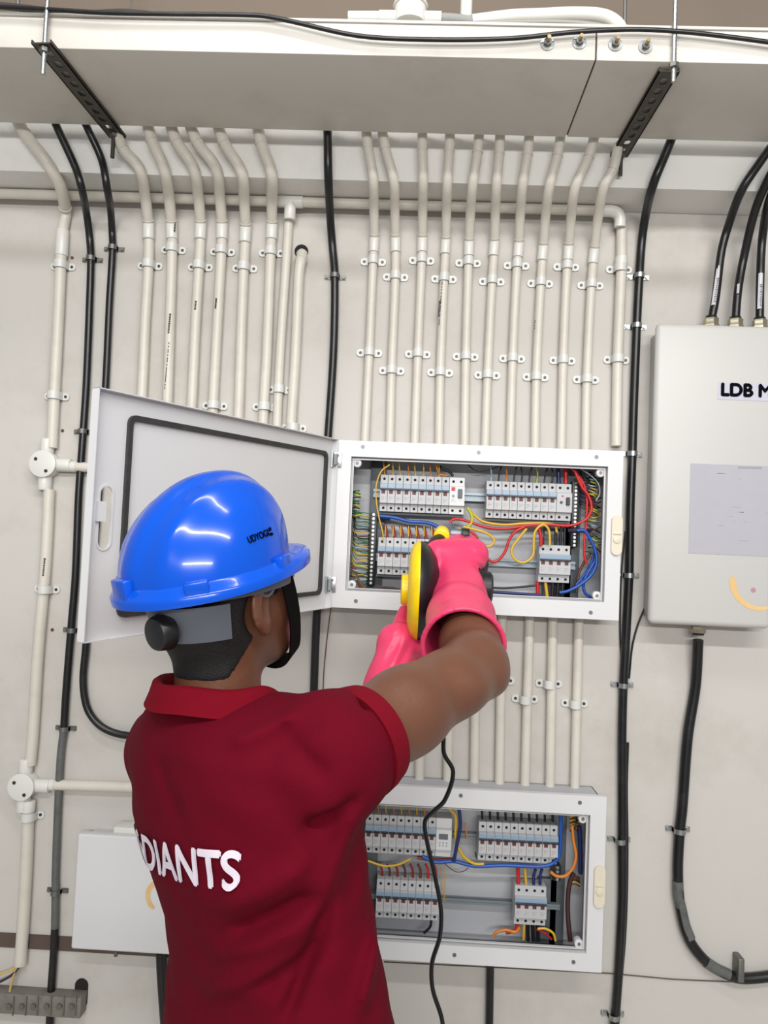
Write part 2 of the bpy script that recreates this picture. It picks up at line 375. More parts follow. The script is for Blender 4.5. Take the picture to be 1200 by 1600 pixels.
def conduit(top, low, r, label, clips=(), group=None, coup=None, marks=(), mat=PVC, ends=None, bend=True):
    """top: [(px,py,d)...] bent part; low: [(px,py)...] straight part on the wall"""
    dw = D - r - .003
    lo = [P(x, y, dw) for x, y in low]; hi = [P(*a) for a in top]
    t = thing('conduit', label, 'conduit pipe', lo[-1], group)
    bm = NB(); tube(bm, crom((hi[-1:] if hi else []) + lo, 4), r, 16); obj('straight_tube', bm, mat, t, sm=50)
    if hi:
        pp = crom(hi + lo[:1], 6); bm = NB(); tube(bm, pp, r * 1.04, 16); b = obj('bend', bm, mat, t, sm=50)
        # rims where the fittings slide over the tube
        for idx in ((1 if len(hi) < 3 else 1), len(hi)):
            i = min(idx * 6, len(pp) - 2); d_ = (pp[i + 1] - pp[i]).normalized()
            bm = NB(); cyl(bm, pp[i] - d_ * .001, pp[i] + d_ * .0015, r * 1.15, seg=18); obj('collar', bm, mat, b)
    if coup:
        a = P(coup[0], coup[1], dw); b2 = P(coup[2], coup[3], dw); bm = NB(); cyl(bm, a, b2, r * 1.14, seg=20, bev=.0006); obj('coupler', bm, PVCW, t)
    for x, y in clips: saddle(t, P(x, y, dw), r)
    for x, y, hgt, kind in marks:
        p = P(x, y, dw - r); bm = NB(); rng = random.Random(int(x * y)); z = 0
        while z < hgt:
            s = rng.uniform(.002, .0045); wd_ = .0021 if kind else .001
            q = P(x - z * .04 * 1200 / 24, y, dw - r)
            xx = p.x - z * .035
            bv = []
            for dx_, dz_ in ((-wd_, 0), (wd_, 0), (wd_, s), (-wd_, s)): bv.append(bm.verts.new((xx + dx_, -(2 * r + .003) - .0007 + (dx_ ** 2) * 30, p.z - z - dz_)))
            bm.faces.new(bv); z += s + rng.choice([.0008, .0012, .004 if kind != 1 else .001])
        obj('printed_marking', bm, PRINT, t, sm=0)
    return t
def topcurve(x0, y0, x1, y1, x2, y2):
    """from behind the trunking (x0,y0) past the beam (x1,y1) to the wall (x2,y2)"""
    ex = x0 + (x0 - x1) * .6; ey = y0 + (y0 - y1) * .6
    return [(ex, ey, 1.645), (x0, y0 + 14, 1.648), (x1, y1, 1.661), ((x1 * .45 + x2 * .55) + (x2 - x1) * .12, y1 * .47 + y2 * .53, 1.738)]
RG = 'cream conduits in the right-hand row above the open board'
B = [((575, 216, 583, 278, 585, 372), (583, 407, 577, 549, 570, 683), 407, 550), ((602, 218, 615, 280, 618, 372), (618, 430, 612, 578, 609, 685), 431, 578),
     ((660, 220, 661, 280, 660, 372), (659, 407, 653, 553, 648, 687), 405, 552), ((702, 222, 699, 283, 697, 375), (694, 432, 688, 581, 686, 689), 434, 581),
     ((746, 224, 739, 285, 733, 378), (732, 409, 728, 556, 726, 690), 409, 556), ((780, 226, 776, 285, 773, 378), (769, 438, 762, 584, 758, 691), 438, 585),
     ((824, 228, 817, 285, 811, 380), (808, 413, 801, 559, 797, 692), 413, 559), ((871, 229, 859, 288, 849, 385), (845, 441, 838, 588, 836, 694), 441, 588),
     ((920, 231, 899, 292, 889, 385), (886, 417, 880, 561, 877, 693), 415, 562), ((958, 250, 944, 290, 929, 390), (924, 444, 917, 592, 915, 694), 444, 592)]
MK = {3: [(691, 440, .10, 0), (687, 470, .035, 1)], 7: [(836, 500, .022, 0)]}
for i, (tp, lw, c1, c2) in enumerate(B):
    lo = [(tp[4], tp[5]), (lw[0], lw[1]), (lw[2], lw[3]), (lw[4], lw[5] + 12)]
    y_ = c1 - (22 if i % 2 == 0 else 42); xx = tp[4] + (lw[0] - tp[4]) * (y_ - tp[5]) / (lw[1] - tp[5])
    conduit(topcurve(*tp), lo, .0105, f'cream conduit pipe, {ORDN[i]} from the left of the right-hand row above the open board', [(lw[0], c1), (lw[2], c2)], RG,
            (tp[4], tp[5] - 2, tp[4] + (lw[0] - tp[4]) * .6, tp[5] + 22), MK.get(i, ()))
LG = 'cream conduits in the left-hand row above the open door'
A = [((192, 219, 217, 262, 232, 350), [(232, 413), (227, 500), (222, 613), (214, 740)], [(232, 413)], (), 1),
     ((237, 205, 256, 262, 268, 350), [(269, 385), (266, 490), (262, 620), (258, 740)], [(269, 388)], [(266, 490, .045, 1), (264, 535, .11, 0), (274, 348, .02, 1)], 0),
     ((276, 207, 302, 262, 314, 350), [(311, 415), (306, 500), (300, 627), (294, 740)], [(311, 415)], [(306, 470, .02, 1)], 1),
     ((308, 208, 337, 262, 347, 350), [(346, 390), (341, 483), (333, 633), (329, 740)], [(346, 391), (334, 633)], [(338, 466, .022, 1)], 0),
     ((350, 209, 377, 268, 384, 355), [(381, 417), (377, 517), (373, 643), (368, 740)], [(381, 417)], (), 1),
     ((408, 210, 424, 270, 425, 350), [(423, 392), (417, 550), (412, 640), (408, 740)], [(423, 393), (413, 635)], [(423, 288, .012, 0)], 0)]
for i, (tp, lo, cl, mk, _) in enumerate(A):
    conduit(topcurve(*tp), [(tp[4], tp[5])] + lo, .0122, f'cream conduit pipe, {ORDN[i]} from the left of the left-hand row above the open door', cl, LG,
            (tp[4], tp[5] - 3, tp[4] + (lo[0][0] - tp[4]) * .5, tp[5] + 24), mk)
conduit([(462, 316, 1.765), (454, 318, 1.77)], [(452, 334), (447, 413), (438, 550), (433, 660), (430, 740)], .011, 'cream conduit pipe dropping from the tee in the horizontal pipe', [(436, 608)], None, (453, 322, 452, 338), bend=False)
conduit([(471, 392, 1.83), (472, 398, 1.80)], [(470, 408), (467, 430), (462, 550), (455, 663), (451, 740)], .0122, 'short cream conduit pipe coming out of a round hole in the wall', [(458, 668)])
bm = NB(); p = P(471, 393, 1.799); cyl(bm, p + Vector((0, .001, 0)), p + Vector((0, -.002, 0)), .0165, seg=24); struct('trim_4', bm, DARK)
# horizontal pipe under the beam and its elbow
hp = lambda x, y: P(x, y, 1.768)
zh = ZS - .0140
t = thing('horizontal_conduit', 'long cream conduit running level under the beam and turning down at the right', 'conduit pipe', (0, -.03, zh))
xe = P(970, 330, 1.768).x
bm = NB(); tube(bm, [Vector((-1.6, -.032, zh)), Vector((xe - .03, -.032, zh))], .0115, 16); obj('straight_tube', bm, PVC, t, sm=50)
pe = [Vector((xe - .05, -.032, zh)), Vector((xe - .022, -.032, zh)), Vector((xe - .008, -.0305, zh - .004)), Vector((xe - .001, -.0285, zh - .014)), Vector((xe, -.026, zh - .035))]
bm = NB(); tube(bm, crom(pe, 6), .0135, 18); obj('elbow', bm, PVCW, t, sm=50)
low = [P(971, 345, 1.786), P(971, 419, 1.786), P(965, 561, 1.786), P(963, 697, 1.786)]
bm = NB(); tube(bm, [Vector((xe, -.025, zh - .03))] + low, .0122, 16); obj('drop_tube', bm, PVC, t, sm=50)
bm = NB(); cyl(bm, P(971, 402, 1.786), P(970, 423, 1.786), .0142, seg=18); obj('coupler', bm, PVCW, t)
saddle(t, P(969, 419, 1.786), .0122); saddle(t, P(965, 561, 1.786), .0122)
xt = P(454, 310, 1.768).x
bm = NB(); cyl(bm, Vector((xt - .03, -.032, zh)), Vector((xt + .03, -.032, zh)), .0138, seg=20, bev=.0006); cyl(bm, Vector((xt, -.032, zh)), Vector((xt - .001, -.026, zh - .04)), .0138, seg=20, bev=.0006); obj('tee_fitting', bm, PVCW, t)
# conduits between the two boards
C = [(662, 655, ()), (704, 699, ()), (745, 741, ()), (785, 780, [(784, 1064)]), (828, 820, [(821, 1093)]), (864, 859, [(858.5, 1069)]), (905, 898, [(899, 1100)])]
for i, (x0, x1, cl) in enumerate(C):
    conduit([], [(x0, 955), ((x0 + x1) / 2, 1090), (x1, 1234 + i)], .0108, f'short cream conduit pipe joining the two boards, {ORDN[len(C)-1-i]} from the right', cl, 'short conduits between the two boards')
# the long pipe at the far left with two round boxes
def rbox(p, r, label, dirs, lugs=((-.5, .35), (.35, -.55))):
    t = thing('junction_box', label, 'junction box', (p.x, 0, p.z), 'round conduit junction boxes on the left pipe')
    bm = NB(); cyl(bm, Vector((p.x, 0, p.z)), Vector((p.x, -.032, p.z)), r, seg=32, bev=.001); obj('box_body', bm, PVCW, t)
    bm = NB(); cyl(bm, Vector((p.x, -.032, p.z)), Vector((p.x, -.037, p.z)), r * 1.05, seg=32, bev=.0015); l = obj('lid', bm, PVCW, t)
    for u, v in lugs:
        bm = NB(); cyl(bm, Vector((p.x + u * r, -.036, p.z + v * r)), Vector((p.x + u * r, -.0385, p.z + v * r)), .004, seg=10); obj('lid_screw', bm, M('screw_head_dark', (70, 70, 70)), l)
    for d_ in dirs:
        d_ = Vector(d_); q = Vector((p.x, -.016, p.z)); bm = NB(); cyl(bm, q + d_ * r * .8, q + d_ * (r + .03), .0155, seg=18, bev=.0006); obj('collar', bm, PVCW, t)
j1 = P(77, 727); j2 = P(44, 1223)
rbox(j1, .0305, 'upper round white junction box on the leftmost pipe beside the open door', ((0, 0, 1), (0, 0, -1), (1, 0, 0)))
rbox(j2, .0295, 'lower round white junction box on the leftmost pipe beside the red shirt', ((0, 0, 1), (0, 0, -1), (1, 0, 0)))
LP = 'pieces of the leftmost pipe run'
conduit([(20, 172, 1.645), (38, 208, 1.658), (72, 252, 1.662), (94, 290, 1.71)], [(103, 330), (97, 365), (95, 412), (91, 500), (85, 617), (81, 700)], .013, 'long cream pipe with a swept bend at the far left, above the upper round box', [(95, 414), (85, 618)], LP, (98, 360, 96, 400))
conduit([], [(77, 765), (71, 883), (59, 1024), (51.5, 1149), (47, 1195)], .013, 'cream pipe between the two round junction boxes at the far left', [(70, 921)], LP, marks=[(70, 872, .04, 1)])
conduit([], [(45, 1252), (40, 1381), (32, 1507)], .0135, 'cream pipe hanging below the lower round box with an open lower end', [(45, 1275)], LP, (45, 1250, 44, 1268))
def hpipe(a, b, label):
    t = thing('conduit', label, 'conduit pipe', b); bm = NB(); tube(bm, [a, b], .012, 16); obj('straight_tube', bm, PVC, t, sm=50)
    bm = NB(); cyl(bm, a, a + (b - a).normalized() * .012, .0132, seg=16); obj('coupler', bm, PVCW, t)
hpipe(P(112, 729, 1.786), P(330, 742, 1.786), 'short level pipe running from the upper round box behind the open door')
hpipe(P(78, 1226, 1.786), P(420, 1237, 1.786), 'level pipe running from the lower round box behind the red shirt')
for k, (pts, cc) in enumerate(([[(32, 1505), (18, 1515), (-30, 1532)], (196, 170, 96)], [[(34, 1506), (20, 1522), (4, 1532), (-30, 1548)], (46, 42, 54)], [[(30, 1505), (22, 1522), (16, 1545), (14, 1566)], (190, 160, 104)])):
    simple_tube('wire', [P(x, y, 1.775) for x, y in pts], .0028, M(f'end_wire{k}', cc, .5), ['yellow wire leaving the open pipe end to the left', 'dark wire leaving the open pipe end to the left', 'tan wire running down from the open pipe end into the grey strip'][k], 'wire')
# ------------------------------------------------------------------ black cables on the wall
def wc(pts, r, label, clamps=(), mat=RUB, d0=None, group='black cables clipped up the wall', cmat=None):
    pp = []
    for p_ in pts: pp.append(P(*p_) if len(p_) == 3 else P(p_[0], p_[1], D - r - .004))
    q = crom(pp, 6); t = thing('power_cable', label, 'cable', q[-1], group)
    bm = NB(); tube(bm, q, r, 12); obj('cable_sheath', bm, mat, t, sm=60)
    for x, y in clamps: clamp(t, P(x, y, D - r - .004), r, mat=cmat)
    return t
wc([(80, 178, 1.640), (92, 205, 1.645), (118, 262, 1.662), (127, 292, 1.668), (135, 332, 1.755), (140, 370), (142, 404), (140, 475), (135, 600), (129, 690), (123, 774), (118, 899), (111, 984), (103, 1086), (100, 1139)], .0088,
   'leftmost black cable curving down the wall beside the open door', [(142, 404), (129, 674), (112, 985), (100, 1139)])
wc([(100, 1139), (95, 1180), (91, 1256), (87, 1366), (87, 1394), (86, 1450)], .0088, 'dusty grey length of cable below the black one at far left', [(87, 1394)], RUBG)
wc([(86, 1450), (84, 1490), (80, 1550), (76, 1640)], .0088, 'black cable end running down behind the grey terminal strip at lower left')
wc([(126, 178, 1.640), (139, 205, 1.645), (159, 250, 1.662), (167, 292, 1.668), (173, 330, 1.750), (175, 360), (176, 387), (171, 475), (165, 605), (152, 800), (138, 960), (134, 1014), (130, 1065), (137, 1108), (158, 1135), (190, 1148), (240, 1150)], .0085,
   'black cable passing behind the open door and hooking under it', [(176, 387)])
wc([(511, 170, 1.640), (512, 218, 1.645), (513, 275, 1.662), (516, 340, 1.755), (519, 380), (523, 430), (521, 550), (512, 690), (501, 850), (495, 960), (491, 1060), (489, 1140)], .0095,
   'thick black cable running down the middle between the two pipe rows', [(523, 431)])
wc([(1052, 210, 1.640), (1040, 240, 1.645), (1021, 287, 1.662), (1009, 335, 1.755), (1003, 375), (999, 431), (995, 509), (990, 637), (988, 708), (985, 790), (983, 898), (979, 980), (974, 1071), (972, 1150), (972, 1225), (972, 1316), (972, 1403), (969, 1473), (965, 1543), (957, 1640)], .0098,
   'long black cable running the full height beside the two boards', [(999, 431), (995, 509), (988, 709), (983, 899), (974, 1071), (969, 1314), (959, 1588)], cmat=STEEL)
wc([(980, 1160), (978, 1230), (979, 1316), (978, 1403), (975, 1470), (970, 1530), (962, 1640)], .0045, 'thinner black cable strapped beside the long one at lower right')
wc([(977, 830), (971, 900), (969, 985), (972, 1060)], .0018, 'thin dark wire looping left of the long black cable')
wc([(1010, 944), (997, 975), (988, 1010), (983, 1060)], .0022, 'thin dark wire looping right of the long black cable')
wc([(517, 950), (512, 990), (506, 1050), (504, 1110)], .0012, 'thin brown wire hanging below the left hinge of the board', mat=M('brown_wire', (92, 62, 46), .5))
wc([(766, 1510), (764, 1640)], .0088, 'short black cable leaving the underside of the lower board')
DP = 1.715
u_ = [(1091, 1000, 1.765), (1087, 1070), (1074.6, 1150), (1066, 1262), (1062, 1299), (1059, 1361), (1063, 1417), (1077, 1468), (1105, 1504), (1139, 1524), (1165, 1529), (1230, 1522)]
t = wc(u_, .0115, 'thick black cable hanging from the right-hand panel in a big hook', [(1062, 1298)], cmat=STEEL)
bm = NB(); pw = [P(x, y, D - .0155) for x, y in ((1059, 1376), (1060, 1400), (1064, 1418), (1070, 1445), (1078, 1466))]; tube(bm, crom(pw, 5), .0122, 12); obj('clear_sleeve', bm, RUBG, t, 'grey scuffed sleeve on the cable', sm=60)
bm = NB(); pw = [P(x, y, D - .0155) for x, y in ((1103, 1503), (1120, 1514), (1139, 1523))]; tube(bm, crom(pw, 5), .0122, 12); obj('clear_sleeve', bm, RUBG, t, 'grey scuffed sleeve on the cable', sm=60)
p = P(1156, 1520, 1.775); bm = NB(); box(bm, p.x - .007, p.x + .007, -.034, 0, p.z - .018, p.z + .034, .003); obj('clamp', bm, DSTEEL, t)
def gland(p, up, label):
    t = thing('cable_gland', label, 'cable gland', p, 'brass cable glands on the right-hand panel'); s = 1 if up else -1
    bm = NB(); cyl(bm, p, p + Vector((0, 0, s * .006)), .0185, seg=6); cyl(bm, p + Vector((0, 0, s * .006)), p + Vector((0, 0, s * .022)), .0165, seg=6, bev=.0015); obj('gland_nut', bm, M('nickel_brass', (176, 168, 148), .35, metal=.85, var=.1), t)
    bm = NB(); cyl(bm, p + Vector((0, 0, s * .022)), p + Vector((0, 0, s * .027)), .0135, .012, seg=20); obj('gland_seal', bm, BLK, t)
# ------------------------------------------------------------------ right-hand closed panel
def panel(name, x0, x1, z0, z1, yf, label, bev=.012, mat=POWG):
    t = thing(name, label, 'electrical panel', ((x0 + x1) / 2, 0, z0))
    bm = NB(); box(bm, x0 + .012, x1 - .012, yf + .022, 0, z0 + .012, z1 - .012, .002); obj('enclosure_body', bm, mat, t)
    bm = NB(); box(bm, x0, x1, yf, yf + .024, z0, z1, bev, seg=4); obj('panel_door', bm, mat, t, sm=50)
    return t
YP = DP - D
pr = panel('closed_panel', (P(1030, 505, DP).x + P(1011, 975, DP).x) / 2, .80, P(1110, 979, DP).z, P(1110, 506, DP).z, YP, 'large closed off-white electrical panel at the right with black lettering')
rx = lambda x, y, e=.0006: Vector((P(x, y, DP).x, YP - e, P(x, y, DP).z))
a, b = rx(1122, 597), rx(1300, 632)
bm = NB(); box(bm, a.x, b.x, YP - .0008, YP + .001, b.z + .002, a.z); obj('name_sticker', bm, M('lilac_label', (184, 184, 198), .5), pr)
tb = text_bm('LDB M', .0395, bold=.0019); mw = Matrix.Translation(Vector((rx(1125, 610).x + .072, YP - .0014, rx(1165, 611).z))) @ Matrix.Rotation(math.pi / 2, 4, 'X')
bmesh.ops.transform(tb, matrix=mw, verts=tb.verts)
lx = min(v.co.x for v in tb.verts); bmesh.ops.translate(tb, vec=Vector((rx(1126, 610).x - lx, 0, 0)), verts=tb.verts)
obj('lettering', tb, INK, pr, 'black lettering LDB M', sm=0)
a, b = rx(1079, 724), rx(1250, 872)
bm = NB(); box(bm, a.x, b.x, YP - .0007, YP + .001, b.z, a.z); obj('paper_sheet', bm, M('faded_paper', (170, 168, 176), .6, var=.03, scale=40), pr)
bm = NB(); rng = random.Random(3)
for k in range(46):
    x = a.x + rng.uniform(.05, .2); z = a.z - .02 - rng.choice(range(18)) * .0105; w = rng.uniform(.004, .02)
    if rng.random() < .5: plate(bm, [(x, z), (x + w, z), (x + w, z + .0008), (x, z + .0008)], [], .0002, XZ(YP - .001))
plate(bm, [(rx(1153, 730).x, rx(1153, 732).z), (rx(1190, 730).x, rx(1190, 733).z), (rx(1190, 730).x, rx(1190, 730).z + .001), (rx(1153, 730).x, rx(1153, 729).z)], [], .0002, XZ(YP - .001))
obj('faint_print', bm, M('faint_grey_ink', (150, 148, 154), .6), pr, sm=0, kind='stuff')
def ring(cx, cz, r, a0, a1, w0, w1, y, n=24):
    bm = NB(); q = []
    for k in range(n + 1):
        t_ = k / n; a_ = math.radians(a0 + (a1 - a0) * t_); w = (w0 + (w1 - w0) * t_) * min(1, math.sin(math.pi * min(1, t_ * 1.0)) * 5 + .15) / 2
        q.append((bm.verts.new((cx + (r - w) * math.cos(a_), y, cz + (r - w) * math.sin(a_))), bm.verts.new((cx + (r + w) * math.cos(a_), y, cz + (r + w) * math.sin(a_)))))
    for i in range(n): bm.faces.new((q[i][0], q[i][1], q[i + 1][1], q[i + 1][0]))
    return bm
rc = rx(1188, 908)
obj('rust_ring_mark', ring(rc.x, rc.z, .060, 172, 292, .015, .008, YP - .0006), M('rust_stain', (214, 178, 120), .6, var=.2, dirt=(226, 214, 190), dscale=20, damt=.9), pr, sm=0)
rc = rx(1177, 922); bm = NB(); cyl(bm, Vector((rc.x, YP, rc.z)), Vector((rc.x, YP - .0006, rc.z)), .0055, seg=14); obj('ink_spot', bm, M('purple_spot', (176, 130, 150), .6), pr)
# cables entering the panel from above
RC = 'black cables entering the top of the right-hand panel'
zt = P(1110, 506, DP).z
for k, (pts, lab, tagp) in enumerate(((((1215, 215, 1.640), (1190, 250, 1.645), (1159, 297, 1.662), (1137, 356, 1.74), (1127, 394, 1.750), (1118, 466, 1.755), (1111, 503, 1.755)), 'left black cable with a white tag entering the right-hand panel', ((1125, 414), (1116, 476))),
                            (((1225, 240, 1.640), (1203, 275, 1.645), (1181, 325, 1.70), (1162, 403, 1.755), (1153, 455, 1.757), (1149, 505, 1.755)), 'middle black cable with a small taped patch entering the right-hand panel', ((1155, 443), (1154, 458))),
                            (((1235, 250, 1.640), (1205, 305, 1.67), (1192, 365, 1.75), (1188, 430, 1.757), (1187, 505, 1.755)), 'right black cable with a white tag at the photo edge', ((1190, 426), (1188, 482))))):
    q = crom([P(*p_) for p_ in pts], 6); t = thing('power_cable', lab, 'cable', q[-1], RC)
    bm = NB(); tube(bm, q, .0092, 12); obj('cable_sheath', bm, RUB, t, sm=60)
    (xa, ya), (xb, yb) = tagp
    def near(py): return min(q, key=lambda v: abs(v.z - P(1150, py, 1.755).z))
    seg_ = [v for v in q if P(0, yb, 1.755).z - .03 < v.z < P(0, ya, 1.755).z + .02]
    A_ = P(xa, ya, 1.7435); B_ = P(xb, yb, 1.7435); wv = Vector((.0052 if k != 1 else .003, 0, 0))
    bm = NB(); vs_ = []
    for s in range(7):
        f = s / 6; c_ = A_.lerp(B_, f)
        vs_.append([bm.verts.new(c_ + wv * u + Vector((0, abs(u) ** 2 * .004, 0))) for u in (-1, -.5, 0, .5, 1)])
    for s in range(6):
        for u in range(4): bm.faces.new((vs_[s][u], vs_[s][u + 1], vs_[s + 1][u + 1], vs_[s + 1][u]))
    tg = obj('paper_tag', bm, M('white_tag', (205, 206, 210), .25), t)
    if k != 1:
        bm = NB(); rng = random.Random(k)
        for s in range(14):
            c_ = A_.lerp(B_, .35 + s * .045); w = rng.uniform(.0012, .0028)
            bm.faces.new([bm.verts.new(c_ + Vector((dx_, -.0008, dz_))) for dx_, dz_ in ((-w, 0), (w, 0), (w, .0016), (-w, .0016))])
        obj('tag_print', bm, M('tag_ink', (60, 60, 66), .6), tg, sm=0)
for k, (x, lab) in enumerate(((1111, 'left'), (1149, 'middle'), (1187, 'right'))):
    p = P(x, 500, 1.755); gland(Vector((p.x, p.y, zt + .003)), True, f'{lab} one of the three hexagonal glands on top of the right-hand panel')
gland(Vector((P(1091, 990, 1.76).x, -.04, P(1110, 979, DP).z + .003)), False, 'hexagonal gland under the right-hand panel')
# ------------------------------------------------------------------ lower-left closed panel
DL = 1.73; YL = DL - D
pl = panel('closed_panel', P(116, 1390, DL).x, P(470, 1390, DL).x, P(190, 1488, DL).z, P(160, 1305, DL).z, YL, 'small closed white panel at lower left, half hidden by the red shirt', .005, POW)
p = P(254, 1400, DL)
obj('rust_ring_mark', ring(p.x, p.z, .033, 120, 240, .012, .010, YL - .0006), M('rust_stain', (214, 178, 120)), pl, sm=0)
p = P(205, 1298, 1.77); bm = NB(); box(bm, p.x - .035, p.x + .03, -.05, -.005, P(160, 1305, DL).z - .012, P(160, 1305, DL).z + .012, .004); obj('cable_entry', bm, PVCW, pl)
bm = NB(); cyl(bm, P(181, 1486, 1.76), P(181, 1494, 1.76), .004); obj('panel_stud', bm, DSTEEL, pl)
simple_tube('power_cable', [P(252, 1488, 1.775), P(254, 1530, 1.775), P(262, 1640, 1.775)], .0125, RUB, 'black cable leaving the small panel behind the red shirt', 'cable')
# grey terminal strip and the hole in the wall
a = P(-60, 1556, 1.765); b = P(125, 1590, 1.765)
t = thing('terminal_strip', 'grimy grey terminal strip with a row of lugs at the lower left corner', 'terminal strip', ((a.x + b.x) / 2, 0, b.z))
bm = NB(); box(bm, a.x, b.x, -.035, 0, P(60, 1588, 1.765).z, P(60, 1556, 1.765).z, .002); obj('strip_body', bm, M('grimy_grey', (118, 114, 106), .6, var=.2, scale=30, dirt=(70, 64, 60), dscale=40, damt=.7), t)
for k, x in enumerate((14, 34, 52, 73, 93, 112)):
    p = P(x, 1572, 1.764); bm = NB(); box(bm, p.x - .0014 + .01, p.x + .0014 + .01, -.038, -.034, p.z - .02, p.z + .022); obj('divider', bm, M('grimy_grey2', (96, 92, 86), .6), t)
    bm = NB(); cyl(bm, Vector((p.x, -.035, p.z)), Vector((p.x, -.040, p.z)), .0065, seg=10); obj('lug_screw', bm, M('grimy_grey2', (96, 92, 86), .6), t)
p = P(127, 1552); bm = NB()
plate(bm, [(p.x + u, p.z + v) for u, v in rrect(-.0155, .0155, -.034, .034, .0154, 6)], [], .002, XZ(-.0015)); struct('trim_5', bm, M('wall_slot_dark', (36, 26, 24), .9))
for x, y in ((113, 403), (153, 405), (98, 673), (82, 984), (640, 230)):
    if y > 250:
        p = P(x, y); bm = NB(); cyl(bm, Vector((p.x, 0, p.z)), Vector((p.x, -.002, p.z)), .0038, seg=10)
        tag(obj('wall_plug', bm, M('brown_plug', (92, 56, 46), .6)), 'small screw plug left in the wall between the left pipe and cable', 'screw', 'stray screw plugs in the wall')
# ------------------------------------------------------------------ distribution boards
INW = M('enclosure_inside', (176, 178, 182), .5, var=.03)
def board(name, label, TL, TR, BR, BL, oTL, oBR, latch, screws, lat_lab):
    d = 1.70; yf = d - D
    c = [P(x, y, d) for x, y in (TL, TR, BR, BL)]
    x0 = (c[0].x + c[3].x) / 2; x1 = (c[1].x + c[2].x) / 2; z1 = (c[0].z + c[1].z) / 2; z0 = (c[2].z + c[3].z) / 2
    a = P(*oTL, d); b = P(*oBR, d); ox0, ox1, oz0, oz1 = a.x, b.x, b.z, a.z
    t = thing(name, label, 'electrical board', ((x0 + x1) / 2, 0, z0), 'open distribution boards')
    th = .014
    bm = NB(); plate(bm, [(x0, z0), (x1, z0), (x1, z1), (x0, z1)], [[(ox0, oz0), (ox1, oz0), (ox1, oz1), (ox0, oz1)]], th, XZ(yf))
    obj('front_frame', bm, POW, t)
    i = .008
    bm = NB(); ex0, ex1, ez0, ez1 = x0 + i, x1 - i, z0 + i, z1 - i; w = .002
    box(bm, ex0, ex1, -.004, -.001, ez0, ez1); box(bm, ex0, ex0 + w, yf + th, -.001, ez0, ez1); box(bm, ex1 - w, ex1, yf + th, -.001, ez0, ez1)
    box(bm, ex0, ex1, yf + th, -.001, ez0, ez0 + w); box(bm, ex0, ex1, yf + th, -.001, ez1 - w, ez1); obj('enclosure', bm, INW, t)
    g = .006
    bm = NB(); plate(bm, [(ox0, oz0), (ox1, oz0), (ox1, oz1), (ox0, oz1)], [[(ox0 + g, oz0 + g), (ox1 - g, oz0 + g), (ox1 - g, oz1 - g), (ox0 + g, oz1 - g)]], .004, XZ(yf + .016))
    plate(bm, [(ox0 + g - .0015, oz0 + g - .0015), (ox1 - g + .0015, oz0 + g - .0015), (ox1 - g + .0015, oz1 - g + .0015), (ox0 + g - .0015, oz1 - g + .0015)], [[(ox0 + g, oz0 + g), (ox1 - g, oz0 + g), (ox1 - g, oz1 - g), (ox0 + g, oz1 - g)]], .012, XZ(yf + .008))
    obj('inner_rim', bm, POW, t)
    for sx, sz in ((0, 0), (1, 0), (0, 1), (1, 1)):
        cx = ox0 + g + .007 if not sx else ox1 - g - .007; cz = oz0 + g + .007 if not sz else oz1 - g - .007
        bm = NB(); cyl(bm, (cx, yf + .012, cz), (cx, yf + .03, cz), .0095, seg=20, bev=.001); p_ = obj('corner_post', bm, POW, t)
        bm = NB(); cyl(bm, (cx, yf + .0105, cz), (cx, yf + .013, cz), .0035, seg=10); obj('post_screw', bm, DSTEEL, p_)
    for k, (x, y) in enumerate(screws):
        p = P(x, y, d); bm = NB(); cyl(bm, p, p + Vector((0, -.0012, 0)), .0042, seg=12); obj('frame_screw', bm, M('frame_screw_grey', (110, 114, 118), .4, metal=.6), t)
    # latch
    c_ = P(*latch, d); hw, hh = .0115, .044
    bm = NB(); plate(bm, [(c_.x + u, c_.z + v) for u, v in rrect(-hw, hw, -hh, hh, .0112, 6)], [], .006, XZ(yf - .006)); l = obj('latch', bm, CREAM, t, sm=40)
    bm = NB(); cyl(bm, Vector((c_.x, yf - .004, c_.z - .010)), Vector((c_.x, yf - .0085, c_.z - .010)), .0085, seg=20, bev=.001); box(bm, c_.x - .009, c_.x + .009, yf - .0085, yf - .005, c_.z + .001, c_.z + .005, .001); obj('latch_button', bm, CREAM, l)
    return t, yf, (x0, x1, z0, z1), (ox0, ox1, oz0, oz1)
up, YU, UB, UO = board('distribution_board', 'open white distribution board behind the pink glove, with its door swung out', (520, 686), (977, 706), (964, 970), (511, 948), (549, 713), (944, 941), (963, 836),
     [(567, 698), (748, 707), (932, 714), (556, 939), (923, 957)], '')
lo, YLo, LB, LO = board('distribution_board', 'open white distribution board without a door, low down beside the red shirt', (492, 1224), (949, 1242), (939, 1516), (483, 1496), (528, 1252), (916, 1490), (936, 1384),
     [(720, 1243), (906, 1254), (710, 1492), (896, 1503), (560, 1238)], '')
